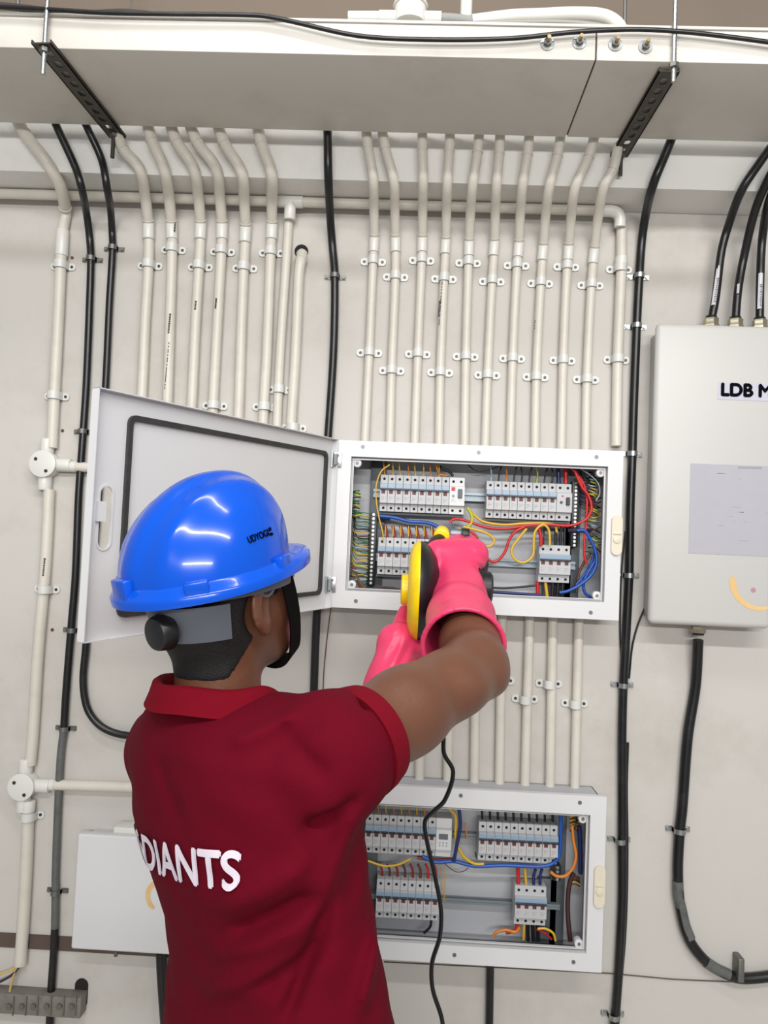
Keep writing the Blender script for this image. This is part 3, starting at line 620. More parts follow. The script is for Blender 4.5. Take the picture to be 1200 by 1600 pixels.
# the chassis inside: mounting plates and rails
def bx(px, py, d=1.79): return P(px, py, d)
def chassis(t, vbars, rails, dark):
    for x0, x1, y0, y1 in vbars:
        a = bx(x0, y0); b = bx(x1, y1); bm = NB(); box(bm, a.x, b.x, -.018, -.004, b.z, a.z, .001); obj('mounting_bar', bm, PLATE, t)
    for x0, x1, y0, y1 in rails:
        a = bx(x0, y0, 1.775); b = bx(x1, y1, 1.775); h = a.z - b.z
        bm = NB(); box(bm, a.x, b.x, -.022, -.018, b.z, a.z); box(bm, a.x, b.x, -.030, -.022, a.z - .006, a.z - .0045); box(bm, a.x, b.x, -.030, -.022, b.z + .0045, b.z + .006)
        box(bm, a.x, b.x, -.0305, -.029, a.z - .006, a.z); box(bm, a.x, b.x, -.0305, -.029, b.z, b.z + .006); obj('din_rail', bm, RAIL, t)
chassis(up, [(581, 596, 716, 926), (886, 902, 730, 938), (850, 890, 822, 935)], [(584, 898, 764, 790), (584, 898, 864, 890)], 0)
chassis(lo, [(570, 584, 1252, 1480), (863, 878, 1262, 1490), (840, 866, 1370, 1486)], [(572, 874, 1292, 1318), (572, 874, 1394, 1420)], 0)
PIT = .01742
def breaker_parts(n, kind, root):
    """local: x to the right from 0, z centred, back of the case at y=0"""
    H = .0835; w = n * PIT - .0006; nz = -.050; bz = -.0385
    prof = [(0, H / 2), (bz, H / 2), (bz, H / 2 - .0195), (nz, H / 2 - .0215), (nz, -H / 2 + .0185), (bz, -H / 2 + .0165), (bz, -H / 2), (0, -H / 2)]
    bm = NB(); A = [bm.verts.new((0, y, z)) for y, z in prof]; B_ = [bm.verts.new((w, y, z)) for y, z in prof]
    bm.faces.new(A); bm.faces.new(B_[::-1])
    for i in range(len(prof)): j = (i + 1) % len(prof); bm.faces.new((A[i], B_[i], B_[j], A[j]))
    bmesh.ops.bevel(bm, geom=bm.edges[:], offset=.0006, segments=1, affect='EDGES')
    wt = kind in ('rccb', 'meter')
    obj('housing', bm, BRKW if wt else BRK, root, sm=0)
    if kind == 'mcb':
        bm = NB(); box(bm, .0008, w - .0008, nz - .0006, nz, H / 2 - .031, H / 2 - .0218); obj('label_window', bm, BLUEL, root, sm=0)
        bm = NB(); box(bm, .0006, w - .0006, nz - .0045, nz, H / 2 - .0355, H / 2 - .0312, .0008); obj('toggle', bm, TOGB, root, sm=0)
        for k in range(n):
            x = k * PIT; bm = NB(); box(bm, x + .0035, x + .0118, nz - .0004, nz, H / 2 - .0440, H / 2 - .0355)
            obj('toggle_slot', bm, TOGR, root, sm=0)
        bm = NB()
        for k in range(n):
            for zz, x_, w_ in ((-.0095, .003, .006), (-.013, .003, .0085), (-.0165, .003, .004), (-.010, .0125, .002)):
                x = k * PIT + x_; bm.faces.new([bm.verts.new((x + a_, nz - .0002, zz + b_)) for a_, b_ in ((0, 0), (w_, 0), (w_, .0007), (0, .0007))])
        obj('rating_print', bm, M('breaker_print', (150, 118, 116), .6), root, sm=0)
    elif kind == 'rccb':
        bm = NB(); box(bm, .004, .0125, nz - .0004, nz, .010, .0185); obj('red_mark', bm, M('rccb_red', (190, 52, 60), .5), root, sm=0)
        bm = NB(); box(bm, .019, .0285, nz - .005, nz, -.0055, .0145, .001); obj('toggle', bm, M('rccb_toggle', (60, 68, 76), .35), root, sm=0)
        bm = NB(); cyl(bm, (.0085, nz, -.001), (.0085, nz - .002, -.001), .003, seg=12); box(bm, .004, .012, nz - .0003, nz, -.0105, -.0095); box(bm, .004, .015, nz - .0003, nz, -.014, -.0135); obj('test_button', bm, M('rccb_grey', (140, 146, 152), .5), root, sm=0)
    elif kind == 'white':
        bm = NB(); box(bm, .010, .0155, nz - .0003, nz, .0115, .0145); obj('red_mark', bm, M('rccb_red', (190, 52, 60), .5), root, sm=0)
        bm = NB(); box(bm, .0205, .0285, nz - .006, nz, -.007, .0105, .001); obj('toggle', bm, BLK, root, sm=0)
        bm = NB(); cyl(bm, (.010, nz, -.001), (.010, nz - .002, -.001), .0032, seg=12); obj('test_button', bm, TOGB, root, sm=0)
    elif kind == 'meter':
        bm = NB(); box(bm, .006, .026, nz - .0006, nz, .000, .012); obj('display', bm, M('grey_display', (92, 98, 104), .25), root, sm=0)
        bm = NB()
        for k in range(6): x = .007 + (k % 3) * .0075; z = -.006 - (k // 3) * .006; box(bm, x, x + .003, nz - .0006, nz, z - .003, z)
        obj('key', bm, M('rccb_grey', (140, 146, 152), .5), root, sm=0)
    if kind != 'meter':
        for k in range(n):
            x = k * PIT + PIT / 2
            for z in (H / 2 - .0095, -H / 2 + .0080):
                bm = NB(); cyl(bm, (x, bz, z), (x, bz - .0003, z), .0031, seg=10); obj('terminal_hole', bm, DARK, root, sm=0)
PROTO = {}
def copy_thing(r):
    c = r.copy(); COL.objects.link(c)
    for ch in list(r.children):
        d = ch.copy(); COL.objects.link(d); d.parent = c
    return c
NAMES = {'mcb': 'circuit_breaker', 'rccb': 'residual_current_breaker', 'white': 'residual_current_breaker', 'meter': 'meter_module'}
def breaker(n, kind, x, z, label, group):
    key = (n, kind)
    if key not in PROTO:
        r = thing(NAMES[kind] if n < 4 else 'four_pole_breaker', label, 'breaker', (0, 0, 0)); breaker_parts(n, kind, r); PROTO[key] = r
    else: r = copy_thing(PROTO[key])
    r.location = (x, -.022, z); r['label'] = label
    if group: r['group'] = group
    elif 'group' in r: del r['group']
    return r
def row(n, xl, ym, xm, desc, group, after=None, dd=1.745):
    x = P(xl, ym, dd).x; z = P(xm, ym + (xm - xl) * .044, dd).z
    for k in range(n):
        breaker(1, 'mcb', x + k * PIT, z, f'slim circuit breaker, {ORDN[k]} from left in the {desc}', group)
    if after:
        breaker(2, after[0], x + n * PIT, z, after[1], None)
    bm = NB(); m_ = n + (2 if after else 0); box(bm, x - .002, x + m_ * PIT + .001, -.045, -.012, z - .0475, z - .0425)
    tag(obj('busbar_cover', bm, M('grey_busbar', (108, 112, 114), .5)), f'grey strip under the {desc}', 'busbar')
    return x, z
row(9, 594, 770, 655, 'upper left row of the upper board', 'breakers in the upper left row of the upper board', ('rccb', 'double-width breaker with a red mark at the end of the upper left row'))
row(9, 759, 780, 825, 'upper right row of the upper board', 'breakers in the upper right row of the upper board', ('white', 'double-width white breaker with a black lever at the end of the upper right row'))
row(8, 590.5, 868, 640, 'row partly hidden by the yellow tool', 'breakers in the lower left row of the upper board')
breaker(4, 'mcb', P(841, 881, 1.745).x, P(865, 881, 1.745).z, 'wide four-pole breaker at the lower right of the upper board', None)
row(9, 571, 1301, 620, 'upper left row of the lower board', 'breakers in the upper left row of the lower board', ('meter', 'white module with a small grey display in the lower board'))
row(10, 747, 1313, 807, 'upper right row of the lower board', 'breakers in the upper right row of the lower board')
row(8, 588, 1402, 634, 'lower left row of the lower board', 'breakers in the lower left row of the lower board')
breaker(4, 'mcb', P(803, 1412, 1.745).x, P(827, 1413, 1.745).z, 'wide four-pole breaker at the lower right of the lower board', None)
# neutral and earth bars
def bar(x0, y0, x1, y1, lab, n):
    a = P(x0, y0, 1.755); b = P(x1, y1, 1.755); xm = (a.x + b.x) / 2
    t = thing('terminal_bar', lab, 'terminal bar', (xm, -.03, b.z), 'terminal bars in the boards')
    bm = NB(); box(bm, xm - .008, xm + .008, -.048, -.018, b.z, a.z, .001); obj('bar_body', bm, BLK, t)
    for k in range(n):
        z = b.z + (a.z - b.z) * (k + .5) / n; bm = NB(); cyl(bm, (xm, -.048, z), (xm, -.0495, z), .0032, seg=8); obj('bar_screw', bm, STEEL, t, sm=0)
    return xm, b.z, a.z
XB, ZB0, ZB1 = bar(584, 801, 579.5, 914, 'black terminal bar with silver screws at the left of the upper board', 18)
bar(900, 752, 896.5, 855, 'black terminal bar with silver screws at the right of the upper board', 17)
bar(871, 1352, 870, 1376, 'short terminal bar at the right of the lower board', 4)
# wiring
WR = M('wire_red', (186, 28, 30), .35); WY = M('wire_yellow', (206, 166, 44), .35); WB = M('wire_blue', (22, 74, 158), .35); WK = M('wire_black', (22, 22, 26), .35)
WG = M('wire_green', (44, 104, 60), .4); WN = M('wire_brown', (92, 52, 40), .4); WO = M('wire_orange', (204, 122, 44), .4); WW = M('wire_pale_blue', (150, 176, 188), .4); WYG = M('wire_yellow_green', (178, 178, 36), .4); WDB = M('wire_dark_blue', (24, 36, 92), .4); WDR = M('wire_dark_red', (132, 40, 30), .4)
def wire(pts, r, mat, label, d=1.742, group=None):
    q = [P(*p_) if len(p_) == 3 else P(p_[0], p_[1], d) for p_ in pts]
    bm = NB(); tube(bm, crom(q, 6), r, 8); return tag(obj('wire', bm, mat, sm=60), label, 'wire', group)
U = 'in the upper board'
wire([(702, 835, 1.76), (702, 822), (706, 813), (716, 811), (732, 815), (760, 824), (790, 826), (825, 821), (860, 820), (892, 821), (915, 812), (923, 800), (924, 788), (919, 774), (910, 762), (903, 748), (898, 736)], .0032, WR, f'long thick red wire arching across the middle {U}', 1.728)
wire([(820, 823), (805, 831), (796, 843), (788, 864), (773, 878), (760, 871), (749, 853), (744, 838), (735, 831), (722, 830)], .0032, WR, f'red wire hanging in a deep loop {U}', 1.725)
wire([(736, 800), (742, 806), (755, 815), (786, 820), (822, 818), (866, 820), (870, 832)], .003, WY, f'yellow wire running level under the upper right row {U}', 1.738)
wire([(724, 823), (740, 827), (760, 833), (772, 844), (766, 853), (749, 853), (740, 850)], .0028, WY, f'yellow wire in a small loop beside the pink glove', 1.722)
wire([(823, 826), (813, 838), (800, 857), (802, 871), (817, 879), (832, 869), (834, 849), (836, 831), (848, 820), (857, 827), (859, 842), (859, 852)], .0028, WY, f'yellow wire in a large teardrop loop {U}', 1.720)
wire([(730, 793), (737, 805), (736, 818), (724, 828), (716, 826)], .0036, WYG, 'yellow-green wire curling above the pink glove', 1.728)
wire([(842, 826), (845, 838), (845, 853)], .0042, WR, 'short red wire entering the top of the upper four-pole breaker', 1.732)
for x in (868, 876, 882): wire([(x + 1, 822), (x, 838), (x, 853)], .0030, WK, 'short black wires entering the upper four-pole breaker', 1.75, 'black wires over the upper four-pole breaker')
wire([(893, 727), (903, 742), (912, 756), (917, 780), (916, 813), (913, 847), (913, 868), (917, 882)], .0028, WR, f'red wire dropping down the right side {U}', 1.735)
wire([(889, 727), (900, 740), (908, 752), (911, 766)], .0026, WR, f'second red wire at the upper right corner {U}', 1.73)
wire([(884, 728), (884, 756)], .0048, WR, 'thick red wire entering the white double-width breaker', 1.752)
wire([(872, 728), (873, 756)], .0048, WDB, 'dark blue wire entering the white double-width breaker', 1.752)
wire([(905, 731), (923, 743), (935, 756), (937, 772), (931, 782)], .0014, WW, 'thin pale wire curving in the upper right corner', 1.735)
wire([(901, 829), (913, 829), (922, 842), (930, 860), (932, 880), (924, 898), (906, 914), (886, 924), (874, 926)], .0038, WB, f'thick blue wire sweeping down the right side {U}', 1.732)
wire([(930, 876), (919, 894), (912, 910), (914, 926), (925, 934)], .0036, WB, f'second blue wire bunched at the lower right {U}', 1.74)
wire([(928, 866), (922, 884), (910, 902), (900, 914)], .0032, WB, f'third blue wire crossing behind the bunch at right {U}', 1.75)
wire([(923, 864), (912, 880), (904, 898), (901, 925)], .0032, WN, f'brown wire down the right side {U}', 1.758)
wire([(760, 918), (790, 919), (837, 915)], .0026, WK, f'black wire along the bottom {U}', 1.742)
wire([(760, 924), (800, 927), (845, 930)], .0034, WDB, f'blue wire along the bottom {U}', 1.745)
wire([(840, 908), (840, 932)], .0042, WR, 'red wire under the upper four-pole breaker', 1.748); wire([(852, 908), (855, 933)], .0038, WY, 'yellow wire under the upper four-pole breaker', 1.748)
for x in (864, 872, 879): wire([(x, 908), (x - 1, 934)], .004, WK, 'black wires under the upper four-pole breaker', 1.752, 'black wires under the upper four-pole breaker')
wire([(609, 726), (596, 736), (588, 758), (588, 782), (592, 808), (598, 832), (599, 846)], .0016, WY, 'thin yellow wire curving down left of the breaker rows', 1.715)
wire([(590, 806), (617, 809), (640, 815), (668, 817), (690, 826)], .0042, WB, 'blue wire running under the upper left row', 1.742)
wire([(592, 808), (610, 809)], .006, WDB, 'dark blue wire end beside the left terminal bar', 1.748)
for k in range(8):
    x = 601 + k * 12; wire([(x - 2 + (k % 3), 714 + k * .5), (x + (1 if k % 2 else -1), 730), (x + 1, 746)], .0017, WY if k % 3 else WO, f'thin yellow wire, {ORDN[k]} from left, dropping into the upper left row of breakers', 1.75, 'yellow wires above the upper left row')
wire([(681, 722), (686, 740), (700, 743)], .0022, WO, 'orange wire bending above the double-width breaker', 1.748)
wire([(685, 728), (703, 738), (708, 744)], .0030, WK, 'black wire above the red-marked breaker', 1.752)
for k in range(9):
    x = 766 + k * 12; wire([(x + 6 * (1 if k % 2 else 0), 726 + k * .5), (x + 2, 742), (x, 757)], .0019, [WW, WK, WO, WK, WK, WK, WYG, WK, WK][k], f'thin wire, {ORDN[k]} from left, dropping into the upper right row of breakers', 1.75, 'wires above the upper right row')
wire([(731, 726), (745, 736), (765, 734), (790, 724)], .0012, WK, 'thin black wire sagging at the top of the upper board', 1.755)
for k in range(8):
    x = 603 + k * 12.1
    wire([(x - 1.5, 821 + k * .4), (x + 1, 832), (x + 2.5, 846)], .0036, WDR, f'dark red wire, {ORDN[k]} from left, entering the row behind the yellow tool', 1.752, 'red wires entering the lower left row')
    wire([(x - 1, 822), (x - 1, 838)], .0013, WY, f'thin yellow wire, {ORDN[k]} from left, between the two left breaker rows', 1.742, 'yellow wires between the left rows')
rng = random.Random(11)
for k in range(26):                                       # fan from the left terminal bar
    z = ZB1 - .004 - (ZB1 - ZB0 - .01) * k / 25; m_ = rng.choice([WY, WYG, WG, WG, WW, WK, WN])
    x_ = P(553, 850, 1.76).x; q = [Vector((XB - .006, -.034 - rng.uniform(0, .01), z)), Vector((XB - .022, -.042, z + rng.uniform(-.002, .004))), Vector((x_ + rng.uniform(0, .008), -.046, z + rng.uniform(-.003, .008))), Vector((x_ - .004, -.03, z + .018 + rng.uniform(-.006, .01)))]
    bm = NB(); tube(bm, crom(q, 4), .0014, 6); tag(obj('wire', bm, m_, sm=60), 'thin wires fanned out left of the left terminal bar', 'wire', 'thin wires fanned beside the left terminal bar')
for k in range(14):
    y = 768 + k * 3.2; x = 550; q = [P(549, y + rng.uniform(-2, 2), 1.765), P(556, y - 1, 1.745), P(563 + rng.uniform(-2, 3), y + rng.uniform(-2, 2), 1.75)]
    bm = NB(); tube(bm, crom(q, 4), .0019, 6); tag(obj('wire', bm, [WG, WG, WYG, WN, WW][k % 5], sm=60), 'green and brown wires bunched at the upper left side of the upper board', 'wire', 'bunched wires at the left side')
for k in range(5): wire([(549, 878 + k * 5), (556 + k, 895 + k * 3), (563 + k * 3, 922)], .0022, [WN, WN, WDR, WG, WN][k], 'brown wires curling at the lower left corner of the upper board', 1.755, 'brown wires at the lower left corner')
for k in range(4): wire([(590, 917 + k * 1.5), (612, 918 + k * 2), (640, 924 + k)], .0018, [WN, WK, WN, WDR][k], 'dark wires along the bottom left of the upper board', 1.765, 'dark wires along the bottom left')
for k in range(30):                                       # bundle at the right side
    y = 742 + k * 4.2 + rng.uniform(-2, 2); x0 = 921 + rng.uniform(-3, 3)
    wire([(x0 - 4, y - 3, 1.765), (x0 + 6, y + rng.uniform(-5, 5), 1.745), (x0 + 15, y + rng.uniform(-4, 6), 1.76)], .0016, rng.choice([WYG, WG, WY, WN, WN, WK, WW]), 'thin mixed wires bunched at the right side of the upper board', group='mixed wires at the right side of the upper board')
for k in range(14): wire([(902, 745 + k * 3.2, 1.762), (914 + rng.uniform(-4, 4), 748 + k * 3.2, 1.752), (930, 752 + k * 3, 1.76)], .0014, rng.choice([WK, WDB, WN, WK]), 'dark thin wires leaving the right terminal bar', group='dark wires leaving the right terminal bar')
wire([(888, 829, 1.75), (912, 829, 1.74), (922, 829, 1.75)], .005, M('wire_purple', (48, 34, 66), .4), 'dark purple wire behind the red ones at right')
V = 'in the lower board'
wire([(575, 1345), (600, 1353), (622, 1351), (642, 1342)], .0024, WY, f'yellow wire sagging under the upper left row {V}', 1.722)
wire([(660, 1338), (680, 1347), (710, 1346), (740, 1353), (790, 1352), (840, 1354), (862, 1350), (873, 1338), (876, 1300), (876, 1262)], .0042, WB, f'thick blue wire running across and up the right side {V}', 1.735)
wire([(717, 1262), (719, 1290), (713, 1325), (709, 1346)], .0040, WDB, f'dark blue wire beside the display module {V}', 1.722)
wire([(700, 1262), (712, 1275), (712, 1310), (722, 1335), (740, 1349), (756, 1350)], .0032, WY, f'yellow wire beside the display module {V}', 1.732)
wire([(727, 1286), (730, 1310)], .0016, WO, f'thin orange wire between the two upper rows {V}', 1.755)
wire([(652, 1340), (680, 1344), (710, 1342)], .0038, WDR, f'dark red wire under the display module {V}', 1.75)
for k in range(9):
    x = 577 + k * 12
    wire([(x, 1254), (x + 2, 1266), (x + 3, 1279)], .0017, WO if k % 2 else WY, f'thin yellow wire, {ORDN[k]} from left, above the upper left row, lower board', 1.756, 'yellow wires above the upper left lower-board row')
    if k < 8: wire([(x + 16, 1350), (x + 20, 1360), (x + 20, 1374)], .0028, [WDR, WN, WDR, WN, WDR, WN, WR, WR][k], f'dark red wire, {ORDN[k]} from left, above the lower left row, lower board', 1.757, 'red wires above the lower left lower-board row')
for k in range(10): wire([(753 + k * 12.2, 1266), (754 + k * 12.2, 1284)], .0026, WK, f'dark wire, {ORDN[k]} from left, above the upper right row, lower board', 1.758, 'dark wires above the upper right lower-board row')
wire([(809, 1354), (810, 1382)], .0042, WR, 'red wire entering the lower four-pole breaker', 1.748); wire([(820, 1354), (822, 1382)], .0032, WY, 'yellow wire entering the lower four-pole breaker', 1.748)
for x in (834, 844): wire([(x + 3, 1358), (x, 1368), (x, 1382)], .0034, WDB, 'dark blue wires entering the lower four-pole breaker', 1.748, 'dark blue wires over the lower four-pole breaker')
wire([(860, 1362), (870, 1369), (884, 1368), (896, 1354), (900, 1336), (896, 1314), (894, 1290)], .0034, WO, f'orange-yellow wire in a wide hook at the right {V}', 1.732)
wire([(892, 1300, 1.74), (900, 1290, 1.738), (902, 1270, 1.75)], .0022, WK, f'black wire crossing the upper right corner {V}')
wire([(905, 1290), (907, 1330), (907, 1365)], .0048, WDB, f'thick dark blue wire at the right edge {V}', 1.75)
wire([(896, 1364), (890, 1380), (887, 1410), (888, 1440), (891, 1470)], .0052, M('wire_maroon', (62, 34, 34), .4), f'thick maroon wire hanging down at the right {V}', 1.745)
wire([(771, 1463), (775, 1457), (790, 1453), (806, 1456), (812, 1448)], .0036, WO, f'orange wire curving at the bottom {V}', 1.745)
wire([(808, 1440), (806, 1452), (790, 1458)], .0038, WR, 'red wire curving under the lower four-pole breaker', 1.75)
wire([(819, 1440), (818, 1468)], .0028, WY, 'yellow wire under the lower four-pole breaker', 1.745)
wire([(840, 1451), (852, 1451), (864, 1458), (868, 1470)], .0028, WY, f'yellow wire curving at the bottom right {V}', 1.74)
wire([(838, 1452), (852, 1458), (862, 1468)], .0026, WR, f'red wire curving at the bottom right {V}', 1.748)
for x in (824, 832, 840): wire([(x, 1440), (x + 1, 1470)], .004, WK, 'black wires under the lower four-pole breaker', 1.757, 'black wires under the lower four-pole breaker')
wire([(674, 1436), (672, 1448), (662, 1458)], .003, WK, f'short black wire under the lower left row {V}', 1.745)
for k in range(2): wire([(688 + k * 5, 1352), (691 + k * 4, 1380), (693 + k * 2, 1408)], .0008, WY, 'thin yellow wires hanging past the middle of the lower board', 1.765, 'thin yellow wires in the middle of the lower board')
for k in range(14): wire([(890, 1274 + k * 3 + (70 if k > 8 else 0)), (898, 1272 + k * 3 + (70 if k > 8 else 0)), (906, 1276 + k * 3 + (70 if k > 8 else 0))], .0017, rng.choice([WY, WY, WK, WN]), 'thin wires bunched at the right side of the lower board', 1.757, 'thin wires at the right side of the lower board')
wire([(695, 1350), (712, 1362), (725, 1361), (732, 1356)], .0010, WN, f'thin brown wire drooping in the middle {V}', 1.75)
# ------------------------------------------------------------------ the open door of the upper board
HX = P(516, 815, 1.70).x - .001; HY = YU + .002; DW = UB[1] - UB[0] + .024
best = None
for k in range(900):
    a_ = math.radians(k / 10); x = HX - DW * math.cos(a_); d_ = HY - DW * math.sin(a_) + D
    zc = 1.6; c_ = Vector((x, d_ - D, zc)) - CAM; q = RCW.transposed() @ c_; px = 600 + FPX * q.x / -q.z
    if best is None or abs(px - 131) < best[0]: best = (abs(px - 131), a_)
AD = best[1]; du = Vector((-math.cos(AD), -math.sin(AD), 0)); dn = Vector((math.sin(AD), -math.cos(AD), 0))   # dn: inner face towards the camera side
dz1 = UB[3] + .001; dz0 = UB[2] - .001; H0 = Vector((HX, HY, 0))
fn = lambda u, v, w: H0 + du * u + Vector((0, 0, v - u * .030)) + dn * w      # the door sags a little
def door_part(name, outer, holes, w0, th, mat, parent, sm=0, bev=0, **k):
    bm = NB(); plate(bm, outer, holes, th, lambda u, v, w: fn(u, v, w0 + w)); return obj(name, bm, mat, parent, sm=sm, **k)
dr = obj('door', NB(), POW, up)
bm = NB(); zc = (dz0 + dz1) / 2 - .004; su = DW - .036
slot = [(u, v) for u, v in rrect(su - .0115, su + .0115, zc - .047, zc + .047, .0113, 8)]
out = rrect(0, DW, dz0, dz1, .006, 3)
plate(bm, out, [slot], .0016, lambda u, v, w: fn(u, v, w - .0016))
# return lips
for (a_, b_) in (((0, dz1 - .0015), (DW, dz1)), ((0, dz0), (DW, dz0 + .0015)), ((DW - .0015, dz0), (DW, dz1)), ((0, dz0), (.0015, dz1))):
    plate(bm, [(a_[0], a_[1]), (b_[0], a_[1]), (b_[0], b_[1]), (a_[0], b_[1])], [], .013, lambda u, v, w: fn(u, v, w))
plate(bm, rrect(su - .0145, su + .0145, zc - .050, zc + .050, .0143, 8), [slot], .002, lambda u, v, w: fn(u, v, w - .0005))
bmesh.ops.translate(bm, vec=-org(up), verts=bm.verts); bmesh.ops.recalc_face_normals(bm, faces=bm.faces); bm.to_mesh(dr.data); bm.free()
gx0, gx1, gz0, gz1 = .028, DW - .068, dz0 + .030, dz1 - .030
door_part('gasket', rrect(gx0, gx1, gz0, gz1, .014, 5), [rrect(gx0 + .0085, gx1 - .0085, gz0 + .0085, gz1 - .0085, .008, 5)], .0005, .0055, GSK, dr)
door_part('latch_tongue', [(su + .004, zc - .006), (su + .018, zc - .006), (su + .018, zc + .024), (su + .004, zc + .024)], [], -.003, .010, POW, dr)
for y, yy in ((718, 0), (913, 1)):
    z = P(520, y, 1.70).z
    bm = NB(); box(bm, HX + .001, HX + .020, YU - .004, YU - .001, z - .017, z + .017, .0008)
    cyl(bm, (HX - .001, YU - .004, z - .017), (HX - .001, YU - .004, z + .017), .0036, seg=12)
    plate(bm, [(.001, z - .012), (.016, z - .012), (.016, z + .012), (.001, z + .012)], [], .003, lambda u, v, w: fn(u, v, .011 + w))
    h = obj('hinge', bm, M('zinc_hinge', (186, 190, 192), .3, metal=.8, var=.1), up)
    bm = NB()
    for s in (-1, 1): cyl(bm, (HX + .012, YU - .004, z + s * .009), (HX + .012, YU - .0055, z + s * .009), .0032, seg=10)
    obj('hinge_screw', bm, DSTEEL, h)
# ------------------------------------------------------------------ implicit-surface helpers for the figure
def V(v): return np.array(v, dtype=np.float32)
def smin(a, b, k):
    h = np.clip(.5 + .5 * (b - a) / k, 0, 1); return b + (a - b) * h - k * h * (1 - h)
def smax(a, b, k): return -smin(-a, -b, k)
def rcone(X, a, b, ra, rb):
    a = V(a); b = V(b); ab = b - a; t = np.clip(((X - a) @ ab) / float(ab @ ab), 0, 1)
    return np.linalg.norm(X - a - t[..., None] * ab, axis=-1) - (ra + (rb - ra) * t)
def ellip(X, c, R, ax=None):
    q = X - V(c)
    if ax is not None: q = q @ np.array(ax, dtype=np.float32).T
    R = V(R); k0 = np.linalg.norm(q / R, axis=-1); k1 = np.linalg.norm(q / (R * R), axis=-1) + 1e-9
    return k0 * (k0 - 1) / k1
def nets(f, lo, hi, h):
    lo = V(lo); n = np.ceil((V(hi) - lo) / h).astype(int) + 1
    g = np.stack(np.meshgrid(*[lo[i] + h * np.arange(n[i], dtype=np.float32) for i in range(3)], indexing='ij'), -1)
    v = np.empty(n, np.float32)
    for i in range(0, n[0], 16): v[i:i + 16] = f(g[i:i + 16])
    s = v < 0; cs = np.zeros(tuple(n - 1) + (3,), np.float32); cn = np.zeros(tuple(n - 1), np.float32)
    quads = []; edges = []
    for ax in range(3):
        sl0 = [slice(None)] * 3; sl1 = [slice(None)] * 3; sl0[ax] = slice(0, -1); sl1[ax] = slice(1, None)
        a = v[tuple(sl0)]; b = v[tuple(sl1)]; ch = s[tuple(sl0)] != s[tuple(sl1)]
        t = np.where(ch, a / np.where(ch, a - b, 1), 0)
        p = g[tuple(sl0)].copy(); p[..., ax] += t * h; p *= ch[..., None]
        o = [i for i in range(3) if i != ax]
        for d0 in (0, 1):
            for d1 in (0, 1):
                q = [slice(None)] * 3; q[o[0]] = slice(d0, n[o[0]] - 1 + d0); q[o[1]] = slice(d1, n[o[1]] - 1 + d1)
                cs += p[tuple(q)]; cn += ch[tuple(q)]
        edges.append((ax, o, np.argwhere(ch), s))
    act = cn > 0; idx = -np.ones(cn.shape, int); idx[act] = np.arange(act.sum())
    verts = cs[act] / cn[act][:, None]
    for ax, o, w, s_ in edges:
        m = (w[:, o[0]] > 0) & (w[:, o[1]] > 0) & (w[:, o[0]] < n[o[0]] - 1) & (w[:, o[1]] < n[o[1]] - 1); w = w[m]
        q = []
        for d0, d1 in ((0, 0), (1, 0), (1, 1), (0, 1)):
            c = w.copy(); c[:, o[0]] -= 1 - d0; c[:, o[1]] -= 1 - d1; q.append(idx[c[:, 0], c[:, 1], c[:, 2]])
        quads.append(np.stack(q, 1))
    q = np.concatenate(quads)
    bm = NB(); vs = [bm.verts.new(x) for x in verts.tolist()]
    for f_ in q.tolist():
        try: bm.faces.new([vs[i] for i in f_])
        except ValueError: pass
    return bm
def relax(bm, n=1):
    for _ in range(n): bmesh.ops.smooth_vert(bm, verts=bm.verts, factor=.5, use_axis_x=True, use_axis_y=True, use_axis_z=True)
    return bm
SKIN = M('skin_brown', (104, 66, 48), .38, var=.08, scale=30, bump=.12, bscale=220, dirt=(88, 54, 40), dscale=14, damt=.35)
HAIR = M('black_hair', (14, 12, 12), .6, var=.4, scale=200, bump=.5, bscale=700)
SHIRT = M('maroon_cloth', (94, 2, 24), .9, spec=.12, var=.06, scale=60, bump=.25, bscale=520)
RIB = M('ribbed_red_cloth', (112, 6, 26), .9, spec=.12, var=.05, scale=90, bump=.35, bscale=620)
PINK = M('pink_rubber', (222, 62, 104), .34, var=.03, spec=.4)
YEL = M('yellow_plastic', (246, 208, 8), .35, var=.03, dirt=(150, 120, 20), dscale=40, damt=.4)
HBLUE = M('blue_helmet_plastic', (0, 78, 196), .2, var=.02, coat=.25, spec=.35)
HGREY = M('grey_harness_plastic', (92, 98, 108), .45)
TH = math.radians(42); FW = Vector((math.sin(TH), math.cos(TH), 0)); RT = Vector((math.cos(TH), -math.sin(TH), 0))
man = thing('person', 'man in a dark red polo shirt reaching into the board with pink gloves', 'person', (P(400, 1100, 1.0).x, -.8, 0))
